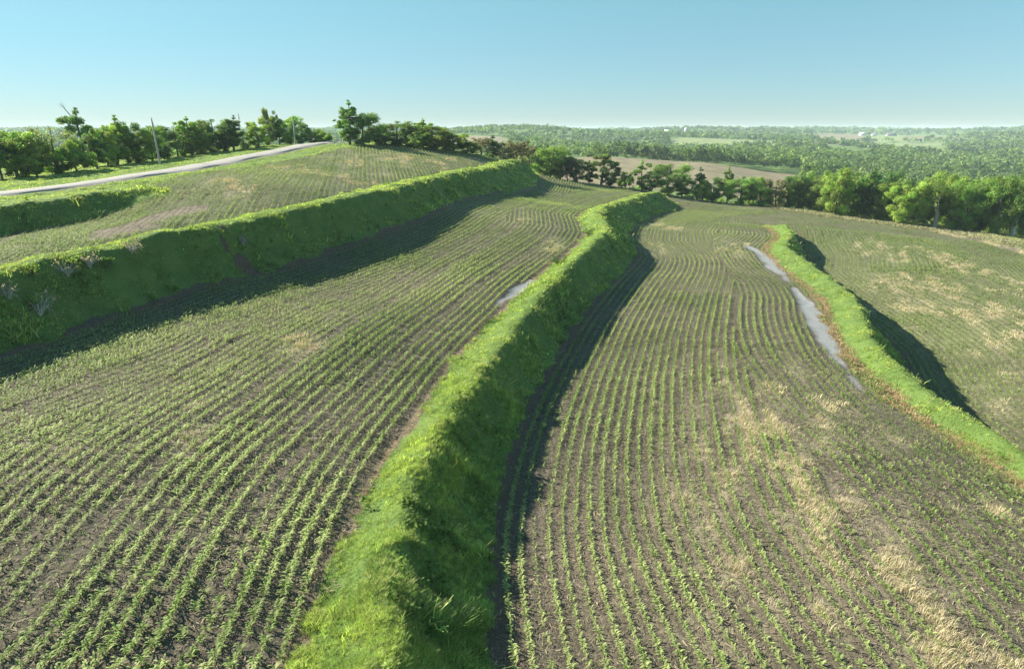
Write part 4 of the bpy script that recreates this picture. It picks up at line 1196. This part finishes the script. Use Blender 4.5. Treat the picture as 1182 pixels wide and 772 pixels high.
# dead snags
def snag(px, b, t, label, seed, forks, depth=None):
    x, y, h, _ = from_px(px, b, t, 10, depth)
    r = np.random.default_rng(seed); Sg = Soup()
    root = empty('dead_tree', (x, y, float(height(x, y)[0]) - 0.3))
    Sg.add(*tube([(0, 0, 0), (0.1, 0, h * .35), (0, 0.1, h * .7), (0.15, 0, h)], [.22, .17, .10, .03], 7))
    link('trunk', Sg.mesh('trunk', M_PALE_BARK), root)
    for (f, a, l, up) in forks:
        B = Soup(); dv = np.array([math.cos(a), math.sin(a) * .4, up]); p0 = np.array([0.05, 0, h * f])
        p2 = p0 + dv * l; B.add(*tube([p0, p0 + dv * l * .5 + r.normal(0, .12, 3), p2], [.11, .08, .025], 6))
        for q in range(2):
            s0 = p0 + dv * l * (.5 + .25 * q); B.add(*tube([s0, s0 + (dv + r.normal(0, .5, 3)) * l * .3], [.04, .015], 4))
        link('branch', B.mesh('branch', M_PALE_BARK), root)
    tag(root, label, 'dead tree')
    return root
snag(288, 168, 142, 'bare white dead tree forking beside the thin pole behind the road', 1, [(.25, 2.4, 4.2, 1.1), (.3, .7, 3.0, 1.5), (.6, 2.6, 1.5, 1.2)], 188)
snag(377, 163, 148, 'thin bare dead tree beyond the crest of the road, next to the low bush', 2, [(.4, 2.2, 2.2, 1.2), (.5, .6, 2.0, 1.4), (.3, 1.2, 2, 1)], 196)
# the dead limb and top knot over the ragged tree
x, y, h, w = from_px(99, 194, 121, 32)
Lm = Soup(); zb = float(height(x, y)[0])
root = empty('dead_tree', (x, y + 0.6, zb - 0.2))
Lm.add(*tube([(0, 0, 0), (-.2, 0, 4), (-.6, 0, 8.0), (-1.7, 0, 10.4), (-3.0, 0.2, 12.0), (-3.4, .2, 12.6)], [.26, .22, .17, .11, .08, .04], 7))
link('trunk', Lm.mesh('trunk', M_PALE_BARK), root)
for pts in ([(-2.4, 0, 11.3), (-2.9, .2, 12.8)], [(-1.2, 0, 9.4), (-2.3, -.3, 10.2)], [(-2.9, .15, 11.9), (-3.7, 0, 12.1)]):
    Bm = Soup(); Bm.add(*tube(pts, [.06, .02], 5)); link('branch', Bm.mesh('branch', M_PALE_BARK), root)
tag(root, 'bare dead tree leaning left out of the ragged tree behind the road', 'dead tree')

# ------------------------------------------------------------------ far woods: one mass
def forest():
    VV, QQ, CC, base = [], [], [], 0
    r = np.random.default_rng(77)
    bands = [(300, 420, 62, 150, 0.75, 4.4), (420, 620, 70, 90, 1.0, 4.8), (620, 950, 95, 56, 1.4, 5.4), (950, 1500, 170, 34, 2.0, 6.6), (1500, 2400, 420, 22, 3.0, 8.5), (2400, 3600, 1300, 16, 5.0, 13), (3600, 6500, 9000, 14, 11, 30)]
    for r0, r1, per, nq, leaf, cr in bands:
        area = (r1 ** 2 - r0 ** 2) / 2 * 1.55
        n = int(area / per)
        yy = np.sqrt(r.uniform(r0 ** 2, r1 ** 2, n)); cc = r.uniform(-80, 1300, n)
        xx = (cc - 591) / FPX * yy
        br, gr = far_fields(xx, yy)
        ok = np.maximum(br, gr) < 0.3
        ok &= (fbm(xx, yy, 120, 91, 2) > 0.30)
        ok &= ~((cc < 500) & (yy < 700))
        ok &= ~((cc > 915) & (yy < 312))
        ok &= ~((cc > 590) & (cc < 915) & (yy < 385))
        ok &= ~((cc > 925) & (cc < 1095) & (yy > 1450) & (yy < 1650))
        ok &= ~((cc > 430) & (cc < 700) & (yy < 1500) & (r.random(n) < 0.45))
        # hedge trees left standing along the far fields
        xx, yy = xx[ok], yy[ok]; n = len(xx)
        z0 = base_z(xx, yy)
        H = r.uniform(8.5, 14, n) * (1 if r0 < 2400 else 1.1); Wd = cr * np.clip(np.exp(r.normal(-0.05, .32, n)), .5, 1.9); H = H * (0.75 + 0.25 * Wd / cr) * (0.85 + 0.3 * fbm(xx, yy, 90, 95, 2))
        tone = (0.62 + 0.75 * fbm(xx, yy, 110, 96, 3))[:, None, None]
        d = r.normal(0, 1, (n, nq, 3)); d /= np.linalg.norm(d, axis=2)[..., None]
        d[..., 2] = np.where(d[..., 2] < -0.3, -d[..., 2] * .6, d[..., 2])
        lump = 0.75 + 0.35 * r.random((n, nq, 1))
        P = d * lump * np.stack([Wd, Wd, H * 0.48], 1)[:, None, :]
        P += np.stack([xx, yy, z0 + H * 0.52], 1)[:, None, :]
        nr = d * np.array([1, 1, 1.0]) + r.normal(0, .45, (n, nq, 3)); nr /= np.linalg.norm(nr, axis=2)[..., None]
        t = np.cross(nr, r.normal(0, 1, (n, nq, 3))); t /= np.linalg.norm(t, axis=2)[..., None]
        b = np.cross(nr, t); s = leaf * r.uniform(.65, 1.3, (n, nq, 1))
        V = np.stack([P - t * s, P + b * s * .75, P + t * s, P - b * s * .75], 2).reshape(-1, 3)
        tv = r.random((n, 1, 1))
        pal = np.array([GREEN, DARK, LIGHT, OLIVE, GREY]); tc = pal[r.choice(5, n, p=[.38, .22, .2, .12, .08])]
        C = tc[:, None, :] * (0.58 + .34 * tv) * tone * r.uniform(.8, 1.2, (n, nq, 1))
        C = np.repeat(C.reshape(-1, 3), 4, 0)
        VV.append(V); CC.append(C); QQ.append(np.arange(len(V)).reshape(-1, 4) + base); base += len(V)
        print('forest band', r0, n)
    return mesh_of('forest', np.vstack(VV), np.vstack(QQ), [M_FOREST], np.vstack(CC))
tag(link('forest', forest()), 'hazy green woods covering the valley and far hills to the horizon', 'forest', kind='stuff')

# ------------------------------------------------------------------ bushes on the terraces
def shrub(px, py, h, w, tint, label, cat_name, seed, nleaf=260, bare=False):
    x, y = gp(px, py); r = np.random.default_rng(seed)
    St = Soup(); cen, rad = [], []
    for i in range(11):
        a = i * 2.4; e = np.array([math.cos(a) * w * .5 * r.uniform(.4, 1), math.sin(a) * w * .5 * r.uniform(.4, 1), h * r.uniform(.5, 1)])
        St.add(*tube([(0, 0, -.1), e * .55 + np.array([0, 0, .12 * h]), e], [.022, .016, .006], 4)); cen.append(e); rad.append(.20 * w)
        for q in range(3 if bare else 1):
            e2 = e * .6 + r.normal(0, .18 * w, 3); e2[2] = abs(e2[2]); St.add(*tube([e * .45, e2], [.012, .005], 3)); cen.append(e2); rad.append(.13 * w)
    root = empty('shrub', (x, y, float(height(x, y)[0]) - .05), float(r.uniform(0, 6)))
    link('stems', St.mesh('stems', M_PALE_BARK if bare else M_BARK), root)
    cen = np.array(cen); rad = np.array(rad)
    cnt = np.full(len(cen), max(nleaf // len(cen), 3))
    V, Q, C = leaf_quads(r, cen, rad, cnt, .085 if not bare else .07, np.tile(np.array(tint), (len(cen), 1)) * (1 + r.normal(0, .15, (len(cen), 1))))
    link('leaves', mesh_of('leaves', V, Q, [M_LEAF], C), root)
    tag(root, label, 'shrub', 'shrubs on the terrace banks')
PG = (0.26, 0.22, 0.20); YG = (0.17, 0.24, 0.05)
for i, a in enumerate([
    (152, 288, 1.5, 2.2, PG, 'dry greyish shrub on the upper lip of the left bank where the slope steps back', True),
    (104, 308, 1.5, 1.6, PG, 'upright grey dry shrub between two yellow green shrubs on the left bank', True),
    (78, 316, 1.6, 2.4, PG, 'broad grey dry shrub below a yellow green shrub on the left bank', True),
    (84, 308, 1.3, 1.6, YG, 'yellow green leafy shrub above the broad grey shrub on the left bank', False),
    (122, 306, 1.1, 1.4, YG, 'small yellow green leafy shrub right of the upright grey shrub on the left bank', False),
    (36, 317, 1.2, 1.4, YG, 'yellow green shrub near the left end of the left bank top', False),
    (46, 361, 1.8, 2.8, PG, 'large grey dry shrub low on the left bank', True),
    (36, 352, 1.0, 1.0, YG, 'small yellow green shrub beside the large grey shrub low on the left bank', False),
    (10, 342, 1.3, 1.5, PG, 'grey dry shrub nearest the left end of the left bank', True),
    (281, 281, 1.4, 1.2, PG, 'lone pale dry shrub on the bank beside the eroded brown gully', True),
    (680, 276, 1.5, 1.9, (0.06, 0.11, 0.025), 'dark round bush on the bend of the middle terrace top', False),
    (645, 306, 1.0, 2.0, (0.06, 0.11, 0.025), 'low dark bush on the lit front of the middle terrace', False)]):
    shrub(*a[:6], 'shrub', 900 + i, 330 if not a[6] else 300, a[6])

# ------------------------------------------------------------------ poles
def box(S_, cx, cy, cz, sx, sy, sz):
    v = np.array([(x, y, z) for z in (-.5, .5) for y in (-.5, .5) for x in (-.5, .5)]) * (sx, sy, sz) + (cx, cy, cz)
    f = np.array([(0, 2, 3, 1), (4, 5, 7, 6), (0, 1, 5, 4), (2, 6, 7, 3), (0, 4, 6, 2), (1, 3, 7, 5)])
    S_.add(v, f)

def utility_pole(px, b, t, label, lean, rad, depth=None):
    x, y, h, _ = from_px(px, b, t, 4, depth)
    root = empty('utility_pole', (x, y, float(height(x, y)[0]) - .3)); root.rotation_euler = (0, R(lean), 0)
    h += .3
    s = Soup(); s.add(*tube([(0, 0, 0), (0, 0, h * .5), (0, 0, h - .05), (0, 0, h)], [rad, rad * .85, rad * .68, .01], 10))
    link('pole', s.mesh('pole', M_POLE), root)
    s = Soup(); s.add(*tube([(0, 0, h - .02), (0, 0, h + .10), (0, 0, h + .22), (0, 0, h + .25)], [.03, .07, .06, .01], 8)); link('insulator', s.mesh('insulator', M_STEEL), root)
    s = Soup(); box(s, rad * .75, 0, h - .9, .06, .05, .5); s.add(*tube([(rad * .7 + .05, 0, h - 1.1), (rad * .7 + .22, 0, h - .95)], [.03, .05], 6)); link('bracket', s.mesh('bracket', M_STEEL, False), root)
    tag(root, label, 'utility pole', 'poles along the road')
utility_pole(185, 190, 137, 'tall pale wooden pole standing alone on the grass verge behind the road', -3.0, .19)
utility_pole(290, 168, 132, 'thin dark pole beside the white dead tree behind the road', 0.5, .14, 190)
utility_pole(350, 167, 139, 'short grey pole near the crest where the road disappears', 0.0, .17, 186)

# ------------------------------------------------------------------ far farmsteads
def house(px, d, w, dp, hw, hr, label, name, wall_m, roof_m, rz=0.0, zoff=0.0, cat_='house'):
    x, y = (px - 591) / FPX * d, d
    root = empty(name, (x, y, float(base_z(np.array([x]), np.array([y]))[0]) + zoff), rz)
    s = Soup()
    v = np.array([(-w / 2, -dp / 2, -1), (w / 2, -dp / 2, -1), (w / 2, dp / 2, -1), (-w / 2, dp / 2, -1), (-w / 2, -dp / 2, hw), (w / 2, -dp / 2, hw), (w / 2, dp / 2, hw), (-w / 2, dp / 2, hw)])
    s.add(v, np.array([(0, 1, 5, 4), (1, 2, 6, 5), (2, 3, 7, 6), (3, 0, 4, 7)]))
    g = np.array([(-w / 2, -dp / 2, hw), (-w / 2, dp / 2, hw), (-w / 2, 0, hw + hr - .1), (-w / 2, 0, hw + hr - .1), (w / 2, dp / 2, hw), (w / 2, -dp / 2, hw), (w / 2, 0, hw + hr - .1), (w / 2, 0, hw + hr - .1)])
    s.add(g, np.array([(0, 1, 2, 3), (4, 5, 6, 7)]))
    link('wall', s.mesh('wall', wall_m, False), root)
    s = Soup(); e = .5; th = .25
    for sg in (-1, 1):
        a = [(-w / 2 - e, sg * (dp / 2 + e), hw - .3), (w / 2 + e, sg * (dp / 2 + e), hw - .3), (w / 2 + e, 0, hw + hr), (-w / 2 - e, 0, hw + hr)]
        V = np.array(a + [(p[0], p[1], p[2] + th) for p in a])
        s.add(V, np.array([(0, 1, 2, 3), (4, 7, 6, 5), (0, 4, 5, 1), (1, 5, 6, 2), (2, 6, 7, 3), (3, 7, 4, 0)]))
    link('roof', s.mesh('roof', roof_m, False), root)
    for q in (-.30, .30):
        s = Soup(); box(s, q * w, -dp / 2 - .02, hw * .6, w * .12, .12, hw * .38); link('window', s.mesh('window', M_GLASS, False), root)
    s = Soup(); box(s, 0, -dp / 2 - .02, hw * .38, w * .12 + .8, .12, hw * .76); link('door', s.mesh('door', M_DOOR, False), root)
    tag(root, label, cat_, 'far farm buildings')
house(1043, 1350, 22, 12, 5, 4.5, 'white barn with a green roof on the valley lawn', 'barn', M_WHITE, M_ROOFG, .2, 0, 'barn')
house(1054, 1330, 9, 8, 5, 3, 'small white house close right of the green roofed barn', 'farmhouse', M_WHITE, M_ROOFP, .3)
house(1060, 1345, 9, 8, 4, 3, 'tan roofed shed right of the small white house in the valley', 'shed', M_WHITE, M_DOOR, .1, 0, 'shed')
house(979, 2250, 16, 12, 5, 5, 'long white building left of a second white one on the skyline farmland', 'farmhouse', M_WHITE, M_ROOFP, .1)
house(992, 2260, 13, 11, 5, 5, 'white building on the skyline beside the green field', 'farmhouse', M_WHITE, M_ROOFP, -.2)
house(1011, 2500, 34, 16, 6, 6, 'long dark roofed farm building on the skyline behind the green field', 'barn', M_DOOR, M_ROOFD, .1, 0, 'barn')
house(762, 2050, 12, 10, 7, 5, 'white house among woods on the hill, the wider of a pair', 'farmhouse', M_WHITE, M_ROOFP, .1, 4)
house(783, 2080, 6, 7, 9, 5, 'narrow tall white house among woods on the hill', 'farmhouse', M_WHITE, M_ROOFP, .2, 4)
house(640, 620, 7, 6, 3, 2, 'small pale shed at the edge of the green strip beyond the ravine', 'shed', M_WHITE, M_ROOFP, .3, 0, 'shed')

# ------------------------------------------------------------------ haze: the air over the whole country
hv = Soup(); zlo = min(float(FZZ.min()), float(ZZ.min())) - 1.0; zhi = 42.0
box(hv, 0, 4700, (zlo + zhi) / 2, 21000, 11000, zhi - zlo)
HN = NT('haze_air')
vol = HN.n('ShaderNodeVolumePrincipled')
vol.inputs['Color'].default_value = (0.72, 0.90, 1.0, 1)
vol.inputs['Density'].default_value = 0.00011
vol.inputs["Anisotropy"].default_value = 0.0
HN.t.links.new(vol.outputs[0], HN.out.inputs['Volume'])
tag(link('haze', hv.mesh('haze', HN.m, False)), kind='stuff')
